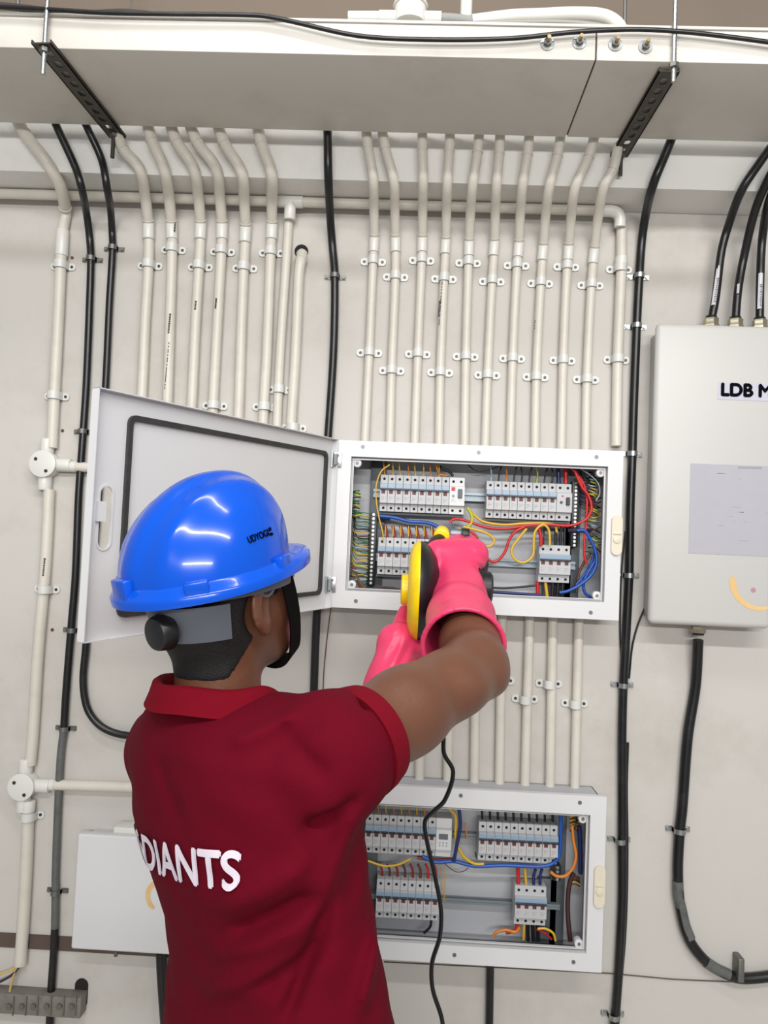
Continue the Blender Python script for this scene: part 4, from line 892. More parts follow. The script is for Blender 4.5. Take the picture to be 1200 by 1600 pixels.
# torso
lev = [(1062, 300, 420), (1085, 258, 490), (1112, 228, 520), (1150, 205, 552), (1200, 195, 562), (1280, 197, 566), (1340, 213, 574), (1400, 236, 583), (1450, 250, 591), (1510, 258, 603), (1600, 247, 620), (1700, 240, 630), (1780, 246, 632)]
zs, cx, cy, sa, sb = [], [], [], [], []
for py, L, R in lev:
    a = P(L, py, 1.0); b = P(R, py, 1.0); c = (a + b) / 2; w = (b - a).length / 2; k = .64
    A_ = w / math.sqrt(math.cos(TH) ** 2 + (k * math.sin(TH)) ** 2)
    zs.append(c.z); cx.append(c.x); cy.append(-.8); sa.append(A_); sb.append(A_ * k)
zs = V(zs[::-1]); cx = V(cx[::-1]); sa = V(sa[::-1]); sb = V(sb[::-1])
def torso(X, grow=0.):
    z = X[..., 2]; a = np.interp(z, zs, sa).astype(np.float32) + grow; b = np.interp(z, zs, sb).astype(np.float32) + grow
    dx = X[..., 0] - np.interp(z, zs, cx).astype(np.float32); dy = X[..., 1] + .8
    u = dx * RT.x + dy * RT.y; w = dx * FW.x + dy * FW.y
    k = (np.abs(u / a) ** 2.3 + np.abs(w / b) ** 2.3) ** (1 / 2.3)
    return (k - 1) * b * .9
ZTOP = P(345, 1088, 1.0).z; ZHEM = .90
sR = P(525, 1182, .915); eR = P(743, 1040, 1.12); wR = P(717, 936, 1.355)
sL = P(264, 1172, 1.12); eL = P(475, 1300, 1.25); wL = P(617, 1046, 1.375)
cuffR = sR.lerp(eR, .20); nR = (eR - sR).normalized(); cuffL = sL.lerp(eL, .5); nL = (eL - sL).normalized()
nk = P(343, 1080, 1.0)
def shoulders(X, g=0.):
    d = rcone(X, nk + Vector((0, 0, -.062)), P(505, 1172, .925), .052 + g, .066 + g)
    d = smin(d, rcone(X, nk + Vector((0, 0, -.06)), P(268, 1168, 1.09), .050 + g, .052 + g), .03)
    return d
creases = [((470, 1108, .86), (350, 1170, .86), .010, .006), ((500, 1120, .84), (400, 1190, .85), .011, -.006), ((566, 1236, .87), (470, 1300, .86), .009, -.008), ((560, 1250, .88), (500, 1400, .88), .011, .009), ((578, 1290, .89), (545, 1420, .88), .009, -.008),
           ((490, 1340, .86), (330, 1425, .86), .012, .007), ((500, 1385, .87), (350, 1470, .87), .012, -.008), ((490, 1430, .87), (300, 1510, .87), .012, .007), ((520, 1400, .87), (440, 1600, .88), .009, -.008), ((360, 1480, .86), (262, 1530, .88), .010, -.007), ((440, 1490, .87), (290, 1580, .88), .012, .007),
           ((566, 1085, .92), (576, 1210, .88), .006, -.009), ((548, 1085, .92), (552, 1200, .88), .007, .007), ((530, 1090, .92), (525, 1160, .88), .007, -.006), ((590, 1100, .93), (594, 1220, .90), .005, .006), ((430, 1150, .85), (520, 1215, .86), .012, -.006), ((600, 1440, .9), (560, 1590, .88), .010, .007), ((250, 1180, .95), (300, 1290, .9), .014, -.004), ((545, 1245, .87), (480, 1262, .86), .010, .006), ((400, 1545, .87), (520, 1470, .87), .010, -.006)]
creases = [(V(P(*a)), V(P(*b)), w, h) for a, b, w, h in creases]
def fold(X):
    d = np.zeros(X.shape[:-1], np.float32)
    for a, b, w, h in creases:
        ab = b - a; t = np.clip(((X - a) @ ab) / float(ab @ ab), 0, 1)
        q = X - a - t[..., None] * ab; q = q * V((1, .35, 1))
        d += 1.6 * h * np.exp(-(np.sum(q * q, -1)) / (w * w)) * np.minimum(1, 4 * t + .15) * np.minimum(1, 4 * (1 - t) + .15)
    d += .0012 * np.sin(X[..., 0] * 38 + X[..., 2] * 61) * np.sin(X[..., 2] * 33 - X[..., 1] * 40)
    return d
def shirt(X):
    d = smax(torso(X), X[..., 2] - ZTOP, .03)
    d = smin(d, shoulders(X), .035)
    d = smin(d, rcone(X, sR, cuffR, .070, .0600), .03)
    d = smin(d, rcone(X, sL, cuffL, .056, .056), .03)
    d = d - fold(X)
    d = np.maximum(d, (X - V(cuffR)) @ V(nR)); d = np.maximum(d, np.where(X[..., 1] > V(sL)[1], (X - V(cuffL)) @ V(nL), -1) )
    d = np.maximum(d, ZHEM - X[..., 2])
    d = np.maximum(d, -rcone(X, nk + Vector((0, 0, -.03)), nk + Vector((0, 0, .1)), .060, .07))
    d = np.maximum(d, -rcone(X, cuffR - nR * .02, cuffR + nR * .05, .0555, .0555))
    return d
bm = relax(nets(shirt, (-.46, -1.08, ZHEM - .02), (.09, -.55, 1.50), .0055), 2)
sh = obj('polo_shirt', bm, SHIRT, man, sm=180)
# sleeve band of ribbed cloth
def ringband(c0, c1, r0, r1, th, mat, name, parent, sx=1.0):
    ax = (c1 - c0).normalized(); u = ax.cross(Vector((0, 0, 1))).normalized(); w = ax.cross(u); bm = NB(); n = 48; rows = []
    for c, r in ((c0, r0), (c0.lerp(c1, .5), (r0 + r1) / 2 + .0012), (c1, r1), (c1, r1 - th), (c0, r0 - th)):
        rows.append([bm.verts.new(c + (u * math.cos(2 * math.pi * k / n) * sx + w * math.sin(2 * math.pi * k / n)) * r) for k in range(n)])
    for i in range(5):
        for k in range(n): bm.faces.new((rows[i][k], rows[i][(k + 1) % n], rows[(i + 1) % 5][(k + 1) % n], rows[(i + 1) % 5][k]))
    return obj(name, bm, mat, parent, sm=50)
ringband(cuffR - nR * .026, cuffR + nR * .003, .0690, .0640, .009, RIB, 'sleeve_band', sh)
ringband(cuffL - nL * .028, cuffL + nL * .003, .0620, .0600, .007, RIB, 'sleeve_band', sh)
# collar
bm = NB(); n = 64; rows = []
gap = math.radians(14)
for (z_, ra, rf) in ((.0, .062, .070), (.012, .068, .078), (.014, .073, .083), (.010, .079, .089), (-.004, .085, .092), (-.018, .091, .097), (-.019, .087, .093), (-.004, .081, .088), (.004, .074, .084), (-.010, .066, .074)):
    r_ = []
    for k in range(n + 1):
        a = gap + (2 * math.pi - 2 * gap) * k / n; fr = max(0, math.cos(a))
        wob = .0015 * math.sin(5 * a + 1)
        p = nk + Vector((0, 0, .004 + z_ - .034 * fr ** 1.5 + wob)) + FW * .002 + RT * math.sin(a) * (ra + .004 * math.sin(a)) + FW * math.cos(a) * rf
        r_.append(bm.verts.new(p))
    rows.append(r_)
m_ = len(rows)
for i in range(m_):
    for k in range(n): bm.faces.new((rows[i][k], rows[i][k + 1], rows[(i + 1) % m_][k + 1], rows[(i + 1) % m_][k]))
bm.faces.new([r[0] for r in rows]); bm.faces.new([r[-1] for r in rows][::-1])
obj('collar', bm, RIB, sh, 'ribbed polo collar', sm=60)
# lettering across the back
tr_ = bvh_of(sh)
tb = text_bm('RADIANTS', .060, bold=.0016, cuts=3); xs = [v.co.x for v in tb.verts]; w_ = max(xs) - min(xs); m0 = min(xs)
for v in tb.verts: v.co.x = (v.co.x - m0 - w_ / 2) * .252 / w_
base = P(388, 1353, .86) - RT * .124 - FW * .25
base.z = P(387, 1353, .868).z - .132 * .16
project(tb, base, RT + Vector((0, 0, .16)), Vector((0, 0, 1)), FW, tr_, .0024)
obj('back_lettering', tb, M('white_flock_print', (226, 216, 228), .7), sh, 'white lettering RADIANTS across the back', sm=0)
# head frame
HY_ = math.radians(37); HP = math.radians(11)
Fh0 = Vector((math.sin(HY_), math.cos(HY_), 0)); Rh = Vector((math.cos(HY_), -math.sin(HY_), 0)); Fh = (Fh0 * math.cos(HP) + Vector((0, 0, 1)) * math.sin(HP)).normalized(); Uh = Rh.cross(Fh)
HC = P(354, 915, 1.0)
def hl(x, y, z): return HC + Rh * x + Fh * y + Uh * z
HA = np.array([list(Rh), list(Fh), list(Uh)], dtype=np.float32)
def headloc(X): return (X - V(HC)) @ HA.T
def head(X):
    q = headloc(X)
    d = ellip(q, (0, -.008, .025), (.073, .094, .088))
    d = smin(d, ellip(q, (0, .022, -.045), (.060, .068, .066)), .03)
    d = smin(d, ellip(q, (0, .052, -.090), (.036, .034, .026)), .03)             # chin
    d = smin(d, ellip(q, (.030, .045, -.028), (.030, .038, .030)), .02); d = smin(d, ellip(q, (-.030, .045, -.028), (.030, .038, .030)), .02)
    d = smin(d, ellip(q, (0, .078, .012), (.050, .014, .012)), .015)             # brow
    d = smin(d, rcone(q, (0, .084, .002), (0, .108, -.026), .007, .0105), .010)  # nose
    d = smin(d, ellip(q, (.011, .098, -.031), (.008, .010, .007)), .006); d = smin(d, ellip(q, (-.011, .098, -.031), (.008, .010, .007)), .006)
    d = smax(d, -ellip(q, (.030, .092, -.001), (.015, .012, .009)), .010); d = smax(d, -ellip(q, (-.030, .092, -.001), (.015, .012, .009)), .010)
    d = smin(d, ellip(q, (0, .086, -.052), (.024, .012, .0055)), .006); d = smin(d, ellip(q, (0, .083, -.062), (.021, .012, .006)), .006)
    for s in (1, -1):                                                            # eyes and ears
        d = smin(d, ellip(q, (s * .030, .077, -.001), (.012, .011, .0095)), .003)
        e = rot = None
        ec = V((s * .078, -.012, -.022)); qq = q - ec; ca, sa_ = math.cos(.35), math.sin(.35)
        u = qq[..., 1] * ca + s * qq[..., 0] * -sa_; w = qq[..., 1] * sa_ + s * qq[..., 0] * ca
        qe = np.stack([w, u, qq[..., 2]], -1)
        ear = ellip(qe, (0, -.002, .004), (.0075, .021, .032)); ear = smin(ear, ellip(qe, (0, .004, -.022), (.006, .010, .013)), .008)
        ear = smax(ear, -ellip(qe, (.008, .003, .004), (.006, .011, .018)), .004)
        d = smin(d, ear, .007)
    return d
NB0 = hl(0, -.022, -.055)
def arm(X, s, e, w, r0, r1, r2, r3):
    d = rcone(X, s, s.lerp(e, .45), r0, r1); d = smin(d, rcone(X, s.lerp(e, .45), e, r1, r2), .03)
    m = e.lerp(w, .3)
    d = smin(d, rcone(X, e, m, r2, r2 * 1.0), .022); d = smin(d, rcone(X, m, w, r2 * 1.0, r3), .02)
    return d
elbow_tip = P(768, 1062, 1.10)
hR = P(708, 874, 1.43); hL = P(640, 985, 1.425)
def hand(X, w, h, dirs, r=.0085):
    d = rcone(X, w, w.lerp(h, .7), .027, .030)
    for ch in dirs:
        f = None
        for i in range(len(ch) - 1):
            c = rcone(X, ch[i], ch[i + 1], r, r * .93); f = c if f is None else np.minimum(f, c)
        d = smin(d, f, .006)
    return d
R_F = [[P(676 + 18 * i, 868, 1.415), P(679 + 18 * i, 850 - (3 if i in (1, 2) else 0), 1.442), P(681 + 18 * i, 845 - (3 if i in (1, 2) else 0), 1.478), P(682 + 20 * i, 863, 1.508), P(683 + 20 * i, 886, 1.498)] for i in range(4)]
R_T = [P(690, 902, 1.395), P(674, 884, 1.385), P(665, 866, 1.39), P(680, 855, 1.42)]
L_F = [[P(628 + 4 * i, 1000 + 5 * i, 1.400), P(640 + 5 * i, 1012 + 5 * i, 1.385 + .012 * i), P(654 + 5 * i, 1012 + 5 * i, 1.385 + .016 * i), P(664 + 4 * i, 1004 + 4 * i, 1.40 + .016 * i)] for i in range(4)]
L_T = [P(620, 1010, 1.40), P(622, 985, 1.425), P(628, 966, 1.445), P(632, 954, 1.455)]
def body(X):
    d = head(X)
    d = smin(d, rcone(X, NB0, nk + Vector((0, 0, -.03)), .052, .057), .022)
    d = smin(d, rcone(X, NB0 - Uh * .0 + Fh * -.012, hl(0, -.05, -.01), .05, .05), .02)
    t = smin(smax(torso(X, -.034), X[..., 2] - ZTOP + .034, .03), shoulders(X, -.022), .03)
    d = smin(d, t, .02)
    a = arm(X, sR, eR, wR, .056, .0515, .0435, .032)
    a = smin(a, ellip(X, elbow_tip, (.019, .022, .018)), .022)
    a = smin(a, ellip(X, P(712, 1072, 1.06), (.045, .045, .034)), .03)
    a = smin(a, hand(X, wR, hR, R_F + [R_T], .0075), .012)
    b = arm(X, sL, eL, wL, .048, .046, .042, .030); b = smin(b, hand(X, wL, hL, L_F + [L_T], .0075), .012)
    return smin(d, smin(a, b, .001), .018)
bm = relax(nets(body, (-.47, -1.06, 1.02), (.18, -.26, 1.70), .0042), 1)
bd = obj('body', bm, SKIN, man, sm=180)
for s in (1, -1):
    bm = NB(); bmesh.ops.create_uvsphere(bm, u_segments=16, v_segments=10, radius=.0108); bmesh.ops.translate(bm, vec=hl(s * .030, .0785, -.001), verts=bm.verts); e = obj('eye', bm, M('eye_white', (226, 222, 216), .2), bd, sm=90)
    bm = NB(); cyl(bm, hl(s * .030, .0870, -.001), hl(s * .030, .0896, -.001), .0052, seg=16); obj('iris', bm, M('dark_iris', (34, 22, 16), .2), e)
def hair(X):
    q = headloc(X)
    d = ellip(q, (0, -.010, .024), (.0795, .0985, .094)); d = smin(d, ellip(q, (0, -.040, -.030), (.062, .060, .060)), .03); d = smin(d, rcone(X, NB0, NB0.lerp(nk, .8), .0575, .0570), .02)
    lim = np.maximum(q[..., 1] - .058 + np.clip(-q[..., 2], 0, .1) * .5, -(q[..., 2] + .106 - np.clip(q[..., 1] + .05, 0, .1) * 1.2))
    ear_cut = -(ellip(q, (.08, -.004, -.030), (.03, .030, .040))); ear_cut2 = -(ellip(q, (-.08, -.004, -.030), (.03, .030, .040)))
    lo_front = -(q[..., 2] + .02) ; front = np.where(q[..., 1] > .004, np.maximum(lo_front + np.where(np.abs(q[..., 0]) > .05, -.022, 0) , -1), -1)
    d = smax(d, lim, .006); d = smax(d, ear_cut, .004); d = smax(d, ear_cut2, .004); return np.maximum(d, front)
bm = relax(nets(hair, tuple(np.array(HC) - .14), tuple(np.array(HC) + .14), .0045), 1)
obj('hair', bm, HAIR, man, 'short black hair', sm=180)
# trousers and shoes below the frame
hip = Vector((float(cx[0]), -.8, .90))
def trousers(X):
    d = ellip(X, hip + Vector((0, 0, .0)), (.155, .12, .13))
    for s in (-1, 1):
        h = hip + RT * .085 * s + Vector((0, 0, -.06)); k = h + Vector((0, 0, -.40)) + FW * .02 + RT * .02 * s; a = k + Vector((0, 0, -.38)) - FW * .02
        d = smin(d, rcone(X, h, k, .092, .066), .03); d = smin(d, rcone(X, k, a, .066, .055), .02)
    return np.maximum(d, .07 - X[..., 2])
bm = relax(nets(trousers, tuple(hip - Vector((.3, .25, .9))), tuple(hip + Vector((.3, .25, .2))), .012), 1)
obj('trousers', bm, M('dark_trousers', (36, 38, 46), .85, var=.1, scale=40), man, sm=180)
for s in (-1, 1):
    a = hip + RT * .105 * s + Vector((0, 0, -.86))
    bm = relax(nets(lambda X: np.maximum(smin(rcone(X, a + Vector((0, 0, .0)), a + FW * .12 + Vector((0, 0, -.01)), .045, .042), rcone(X, a - FW * .04, a + Vector((0, 0, .05)), .04, .045), .02), .002 - X[..., 2]), tuple(a - Vector((.25, .25, .06))), tuple(a + Vector((.25, .25, .14))), .009), 1)
    obj('shoe', bm, M('black_shoe', (24, 24, 26), .4), man, sm=60)
# gloves
gA = P(724, 1010, 1.185); gAx = (wR - gA).normalized()
def gloveR(X):
    o = rcone(X, gA - gAx * .0, gA.lerp(wR, .55), .0625, .0530); o = smin(o, rcone(X, gA.lerp(wR, .55), wR, .0530, .046), .02)
    i = rcone(X, gA - gAx * .04, gA.lerp(wR, .6), .0625, .044)
    t = (X - V(gA)) @ V(gAx)
    o = np.maximum(o, -t); rim = np.abs(np.linalg.norm(X - V(gA) - t[..., None] * V(gAx), axis=-1) - .0625); rim = np.sqrt(rim ** 2 + t ** 2) - .0042
    h = rcone(X, wR, hR.lerp(wR, .2), .046, .040); h = smin(h, rcone(X, P(684, 872, 1.425), P(738, 868, 1.425), .028, .027), .03); h = smin(h, rcone(X, P(684, 868, 1.43), P(738, 864, 1.43), .024, .023), .02)
    for c in R_F:
        f = None
        for k in range(len(c) - 1): g = rcone(X, c[k], c[k + 1], .0125, .0118); f = g if f is None else np.minimum(f, g)
        h = smin(h, f, .006)
    f = None
    for k in range(3): g = rcone(X, R_T[k], R_T[k + 1], .0165 - .002 * k, .0145 - .001 * k); f = g if f is None else np.minimum(f, g)
    h = smin(h, f, .009)
    d = smin(o, h, .018)
    w = .0022 * np.exp(-((X - V(P(742, 878, 1.40))) ** 2 @ V((1, .3, 1)) / .018 ** 2)) * np.sin((X[..., 0] * .6 + X[..., 2]) * 300)
    w += .004 * np.exp(-((X - V(P(690, 905, 1.37))) ** 2 @ V((1, .1, .35)) / .012 ** 2)) * -1 + .003 * np.exp(-((X - V(P(752, 900, 1.36))) ** 2 @ V((1, .1, .3)) / .012 ** 2))
    d = d - w
    d = np.maximum(d, -i)
    return np.minimum(d, rim)
bm = relax(nets(gloveR, (-.005, -.72, 1.36), (.20, -.23, 1.66), .003), 1)
obj('rubber_glove', bm, PINK, man, 'pink rubber gauntlet on the raised right hand', sm=180)
gB = P(604, 1108, 1.335); gBx = (wL - gB).normalized()
def gloveL(X):
    o = smin(rcone(X, gB, gB.lerp(wL, .6), .052, .044), rcone(X, gB.lerp(wL, .6), wL, .044, .037), .02)
    t = (X - V(gB)) @ V(gBx); i = rcone(X, gB - gBx * .04, gB.lerp(wL, .6), .052, .037); o = np.maximum(o, -t)
    rim = np.abs(np.linalg.norm(X - V(gB) - t[..., None] * V(gBx), axis=-1) - .052); rim = np.sqrt(rim ** 2 + t ** 2) - .0042
    h = rcone(X, wL, P(622, 1006, 1.40), .038, .034); h = smin(h, rcone(X, P(622, 1006, 1.40), P(640, 998, 1.43), .034, .026), .02)
    for c in L_F:
        f = None
        for k in range(len(c) - 1): g = rcone(X, c[k], c[k + 1], .0122, .0112); f = g if f is None else np.minimum(f, g)
        h = smin(h, f, .005)
    f = None
    for k in range(3): g = rcone(X, L_T[k], L_T[k + 1], .017 - .002 * k, .015 - .002 * k); f = g if f is None else np.minimum(f, g)
    h = smin(h, f, .010); d = smin(o, h, .018)
    q = X - V(P(628, 1022, 1.36)); g = np.exp(-(q ** 2 @ V((1, .4, 1))) / .030 ** 2)
    d = d - .0032 * g * np.sin((X[..., 0] * 1.0 + X[..., 2] * -.5) * 260)
    return np.minimum(np.maximum(d, -i), rim)
bm = relax(nets(gloveL, (-.18, -.58, 1.24), (.06, -.30, 1.55), .003), 1)
obj('rubber_glove', bm, PINK, man, 'pink rubber gauntlet on the left hand under the tool', sm=180)
# ------------------------------------------------------------------ safety helmet
HO = Vector((P(321, 903, .98).x, .98 - D, P(321, 901, .98).z)); hp_ = math.radians(15.5); HQ = math.radians(43)
Fh0 = Vector((math.sin(HQ), math.cos(HQ), 0)); Rq = Vector((math.cos(HQ), -math.sin(HQ), 0))
Fq = (Fh0 * math.cos(hp_) + Vector((0, 0, 1)) * math.sin(hp_)).normalized(); Uq = Rq.cross(Fq)
def ql(x, y, z): return HO + Rq * x + Fq * y + Uq * z
HEL = thing('safety_helmet', 'glossy blue safety helmet worn by the man in the red shirt', 'helmet', HO)
SW, SLF, SLB, SH = .103, .114, .107, .127
def shellp(a, t, g=0):
    s = (1 - t ** 2.25) ** (1 / 2.15) if t < 1 else 0
    L_ = SLF if math.cos(a) > 0 else SLB
    x = (SW + g) * s * math.sin(a); y = (L_ + g) * s * math.cos(a) + .030 * t ** 1.6; z = (SH + g) * t
    top = t * t
    rb = math.exp(-(x / .020) ** 4) * .0045 * (1 if t > .25 else t / .25)
    rb += (math.exp(-((abs(x) - .050) / .011) ** 2)) * .0030 * min(1, t * 2.2)
    n = Vector((x / SW ** 2, y / SLF ** 2, z / SH ** 2)); n = n.normalized() if n.length else Vector((0, 0, 1))
    return Vector((x, y, z)) + n * rb
NA, NT = 160, 56
def shellmesh(g=0, flip=False):
    bm = NB(); rows = []
    for j in range(NT):
        t = math.sin(math.pi / 2 * j / NT) * .999
        rows.append([bm.verts.new(ql(*shellp(2 * math.pi * k / NA, t, g))) for k in range(NA)])
    tp = bm.verts.new(ql(*shellp(0, 1, g)))
    for j in range(NT - 1):
        for k in range(NA): bm.faces.new((rows[j][k], rows[j][(k + 1) % NA], rows[j + 1][(k + 1) % NA], rows[j + 1][k]))
    for k in range(NA): bm.faces.new((rows[-1][k], rows[-1][(k + 1) % NA], tp))
    return bm, rows
bm, r1 = shellmesh(); b2, r2 = shellmesh(-.0035)
o_ = len(bm.verts); merge(bm, b2); bm.verts.ensure_lookup_table()
shl = obj('shell', bm, HBLUE, HEL, sm=60)
def brimr(a):
    c = math.cos(a); fr = max(0, c); x = SW * math.sin(a); y = (SLF if c > 0 else SLB) * c
    e = .009 + .026 * fr ** 3 + .002 * max(0, -c)
    n = Vector((math.sin(a), c)); return Vector((x, y)) + n * e, Vector((x, y))
bm = NB(); rows = []
for k in range(NA):
    a = 2 * math.pi * k / NA; o, i = brimr(a); c = max(0, math.cos(a)); dz = -.010 * c ** 2; up_ = .006 * c ** 3
    n = (o - i).normalized()
    prof = [(i - n * .002, .014), (i + n * .002, .011), (i.lerp(o, .5), .0065 + up_), (o - n * .001, .003 + up_), (o + n * .0012, .000 + up_), (o + n * .0006, -.009 + up_ * .5), (o - n * .003, -.0095 + up_ * .5), (o - n * .004, -.002 + up_), (i - n * .002, .001)]
    rows.append([bm.verts.new(ql(p.x, p.y, z)) for p, z in prof])
for k in range(NA):
    A_, B_ = rows[k], rows[(k + 1) % NA]
    for j in range(len(A_)): j2 = (j + 1) % len(A_); bm.faces.new((A_[j], A_[j2], B_[j2], B_[j]))
obj('brim', bm, HBLUE, HEL, sm=50)
for a_, wt, ht in ((62, .026, .018), (126, .028, .017), (182, .034, .026), (298, .026, .018), (234, .028, .017)):
    a = math.radians(a_); o, i = brimr(a); n = (o - i).normalized(); tg_ = Vector((-n.y, n.x)); m = i + n * .003
    mt = Matrix((list(Rq * tg_.x + Fq * tg_.y) + [0], list(Rq * n.x + Fq * n.y) + [0], list(Uq) + [0], [0, 0, 0, 1])).transposed(); mt = Matrix.Translation(ql(m.x, m.y, 0)) @ mt
    bm = NB(); box(bm, -wt / 2, wt / 2, -.008, .006, -.004, ht, .002, mat=mt); obj('slot_block', bm, HBLUE, HEL, sm=50)
ths = bvh_of(shl)
b0 = P(407, 837, .80); dr_ = (P(407, 837, 1.2) - b0).normalized(); uxx = (P(425, 829, .95) - P(389, 843, .95)).normalized(); uyy = dr_.cross(uxx); uyy = -uyy if uyy.z < 0 else uyy
tb = text_bm('UDYOGI', .0118, bold=.00035, cuts=1)
xs = [v.co.x for v in tb.verts]; w_ = max(xs) - min(xs); m0 = min(xs)
for v in tb.verts: v.co.x = (v.co.x - m0) / w_ * .0265 - .0175
for off_ in (.0115, .0135):
    b3 = NB(); plate(b3, [(off_ - .0015, .001), (off_, .001), (off_ + .0012, .0048), (off_ + .0002, .0062), (off_ - .0006, .0048)], [], .0, lambda u, v, w: Vector((u, v, 0))); merge(tb, b3)
    b3 = NB(); plate(b3, [(off_ - .0015, -.001), (off_, -.001), (off_ + .0008, -.004), (off_ - .0016, -.0054)], [], .0, lambda u, v, w: Vector((u, v, 0))); merge(tb, b3)
sc = .95 / .95
for v in tb.verts: v.co.x += .001
project(tb, b0, uxx * 1.0, uyy, dr_, ths, .0006)
obj('brand_print', tb, INK, shl, 'black lettering UDYOGI with a small emblem', sm=0)
# harness band, knob and straps
def headr(a, z, g):
    rz = math.sqrt(max(.05, 1 - ((z - .024) / .13) ** 2)); return Rh * ((.0795 + g) * rz * math.sin(a)) + Fh * (-.010 + (.0985 + g) * rz * math.cos(a))
def band(a0, a1, z0, z1, g, th, name, parent, mat, n=20, zt=lambda t: 0):
    bm = NB(); rows = []
    for k in range(n + 1):
        a = math.radians(a0 + (a1 - a0) * k / n); r_ = []
        for z, gg in ((z0, g), (z1, g), (z1, g + th), (z0, g + th)):
            zz = z + zt(k / n); r_.append(bm.verts.new(HC + headr(a, zz, gg) + Uh * zz))
        rows.append(r_)
    for k in range(n):
        for j in range(4): bm.faces.new((rows[k][j], rows[k][(j + 1) % 4], rows[k + 1][(j + 1) % 4], rows[k + 1][j]))
    bm.faces.new(rows[0]); bm.faces.new(rows[-1][::-1]); return obj(name, bm, mat, parent, sm=40)
hb = band(118, 190, -.050, -.004, .009, .003, 'nape_strap', HEL, HGREY)
band(60, 300, .000, .020, .007, .0025, 'head_band', HEL, HGREY, n=40)
kc = HC + headr(math.radians(170), -.03, .008) + Uh * -.032
bm = NB(); cyl(bm, kc, kc - Fh * .020, .024, .020, seg=24, bev=.003); kb = obj('ratchet_knob', bm, BLK, HEL, 'black ratchet knob', sm=40)
bm = NB()
for z_ in (-.016, -.036): pass
c_ = hl(.079, -.004, .008); bm = NB(); nn = 28
ax_ = (Rh * .9 - Fh * .25).normalized(); u_1 = Fh; w_1 = Uh
ringpts = [c_ + ax_ * .004 + u_1 * .0125 * math.cos(2 * math.pi * k / nn) + w_1 * .0145 * math.sin(2 * math.pi * k / nn) for k in range(nn)]
tube(bm, ringpts + ringpts[:2], .0022, 8); obj('strap_ring', bm, HGREY, HEL, 'grey plastic ring by the ear', sm=60)
def ribbon(pts, wv, th, name, parent, mat):
    q = crom([hl(*p) for p in pts], 6); bm = NB(); rows = []
    for i, p in enumerate(q):
        t_ = (q[min(i + 1, len(q) - 1)] - q[max(i - 1, 0)]).normalized(); out_ = (p - hl(0, .02, -.02)).normalized(); s_ = t_.cross(out_).normalized(); o2 = s_.cross(t_)
        rows.append([bm.verts.new(p + s_ * a_ * wv + o2 * b_ * th) for a_, b_ in ((-1, 0), (1, 0), (1, 1), (-1, 1))])
    for k in range(len(rows) - 1):
        for j in range(4): bm.faces.new((rows[k][j], rows[k][(j + 1) % 4], rows[k + 1][(j + 1) % 4], rows[k + 1][j]))
    bm.faces.new(rows[0]); bm.faces.new(rows[-1][::-1]); return obj(name, bm, mat, parent, sm=40)
ribbon([(.068, .030, .024), (.076, .034, .008), (.070, .048, -.040), (.058, .058, -.075), (.036, .070, -.108), (0, .075, -.121), (-.036, .070, -.108), (-.058, .058, -.075), (-.070, .048, -.040), (-.076, .034, .008), (-.068, .030, .024)], .0145, .002, 'chin_strap', HEL, M('black_webbing', (10, 10, 11), .85, spec=.1))
# ------------------------------------------------------------------ yellow and black power tool
TC = P(651, 922, 1.40)
tool = thing('electric_blower', 'yellow and black power tool with a round housing held in the pink gloves', 'power tool', TC)
def lathe(bm, c, prof, seg=56, sq=None):
    """prof: (x offset, radius) along world X"""
    rows = []
    for x, r in prof: rows.append([bm.verts.new(c + Vector((x, r * math.cos(2 * math.pi * k / seg), r * math.sin(2 * math.pi * k / seg)))) for k in range(seg)])
    for i in range(len(rows) - 1):
        for k in range(seg): bm.faces.new((rows[i][k], rows[i][(k + 1) % seg], rows[i + 1][(k + 1) % seg], rows[i + 1][k]))
    bm.faces.new(rows[0][::-1]); bm.faces.new(rows[-1])
bm = NB(); lathe(bm, TC, [(-.0155, .030), (-.016, .055), (-.0135, .070), (-.008, .083), (-.001, .0885), (.004, .0895), (.004, .075), (-.0, .03)]); yc = obj('fan_cover', bm, YEL, tool, 'yellow round cover', sm=40)
bm = NB(); lathe(bm, TC + Vector((0, 0, .0)), [(-.0275, .018), (-.0285, .024), (-.0265, .0275), (-.012, .0285), (-.012, .018)]); obj('intake_ring', bm, YEL, yc, sm=40)
bm = NB(); lathe(bm, TC, [(.004, .0895), (.010, .0885), (.022, .080), (.034, .062), (.040, .044), (.041, .03)]); obj('fan_housing', bm, BLK, tool, sm=40)
bm = NB(); mc = TC + Vector((0, .0, .010)); lathe(bm, mc, [(.030, .040), (.050, .037), (.090, .036), (.115, .034), (.118, .030), (.132, .029), (.136, .024)], 32); bq = NB(); cyl(bq, TC + Vector((.016, .0, .058)), P(688, 842, 1.44), .020, .0135, seg=24, bev=.002); obj('outlet_elbow', bq, BLK, tool, sm=40); mb = obj('motor_body', bm, BLK, tool, sm=40)
bm = NB()
for k in range(5): lathe(bm, mc + Vector((.085 + k * .006, 0, 0)), [(0, .0365), (.003, .0365), (.003, .03), (0, .03)], 32)
obj('vent_ribs', bm, BLK, mb, sm=30)
hh_ = [TC + Vector((.012, .02, .078)), P(682, 862, 1.47), P(705, 860, 1.478), P(730, 862, 1.478), P(752, 872, 1.47), mc + Vector((.115, .01, .02))]
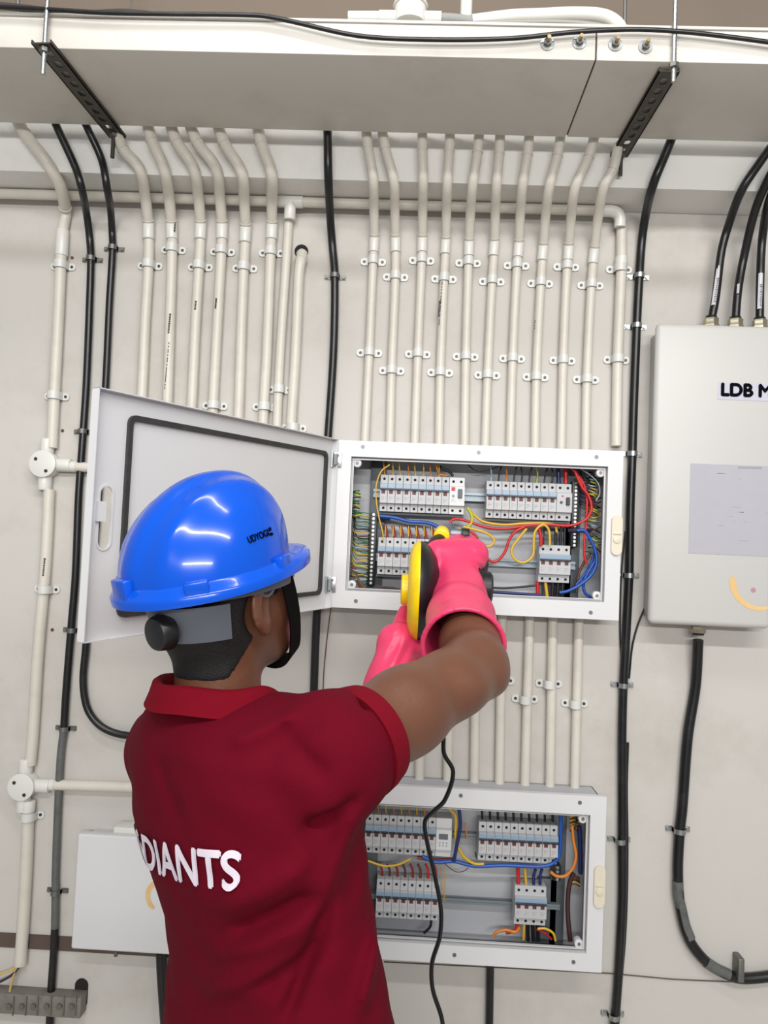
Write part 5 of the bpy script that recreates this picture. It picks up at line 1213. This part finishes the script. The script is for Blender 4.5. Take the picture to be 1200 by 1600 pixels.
bm = NB(); tube(bm, crom(hh_, 8), .0115, 14); obj('handle', bm, BLK, tool, sm=60)
na = TC + Vector((.018, .03, .080)); nb_ = P(700, 826, 1.56)
bm = NB(); cyl(bm, P(690, 838, 1.43), P(691, 832, 1.475), .0150, .0145, seg=24, bev=.003); obj('outlet_neck', bm, YEL, tool, 'yellow outlet neck', sm=40)
bm = NB(); cyl(bm, P(691, 833, 1.465), P(702, 828, 1.50), .0145, seg=24, bev=.002); cyl(bm, P(700, 834, 1.475), P(722, 834, 1.475), .010, seg=20, bev=.002); nz_ = obj('outlet_collar', bm, M('grey_tool_metal', (120, 126, 136), .35, metal=.6), tool, 'grey outlet collar', sm=40)
bm = NB(); cyl(bm, P(720, 835, 1.475), P(733, 836, 1.475), .0125, seg=20, bev=.002); obj('lock_knob', bm, BLK, tool, sm=40)
bm = NB(); cyl(bm, P(700, 829, 1.495), P(704, 826, 1.55), .011, .0085, seg=20, bev=.001); obj('nozzle_tip', bm, BLK, tool, sm=40)
p_ = mc + Vector((.060, -.01, -.036)); bm = NB(); cyl(bm, p_, p_ + Vector((0, -.004, -.035)), .008, .005, seg=14, bev=.001); obj('cord_guard', bm, BLK, tool, sm=40)
cp = [p_ + Vector((0, -.004, -.03)), P(698, 1020, 1.39), P(694, 1090, 1.38), P(693, 1156, 1.38), P(694, 1178, 1.38), P(708, 1206, 1.38), P(695, 1250, 1.38), P(677, 1268, 1.38), P(664, 1283, 1.38), P(667, 1314, 1.38), P(678, 1362, 1.38), P(689, 1422, 1.38), P(687, 1464, 1.38), P(675, 1505, 1.38), P(676, 1545, 1.38), P(691, 1595, 1.38), P(700, 1700, 1.38)]
end = cp[-1]; cp += [Vector((end.x + .02, end.y, .5)), Vector((end.x + .0, end.y - .05, .02)), Vector((end.x + .15, end.y - .3, .006)), Vector((end.x + .5, end.y - .5, .006))]
bm = NB(); tube(bm, crom(cp, 7), .0040, 10); obj('power_cord', bm, M('black_cord', (14, 14, 16), .25), tool, 'thin black cord hanging down from the tool', sm=60)
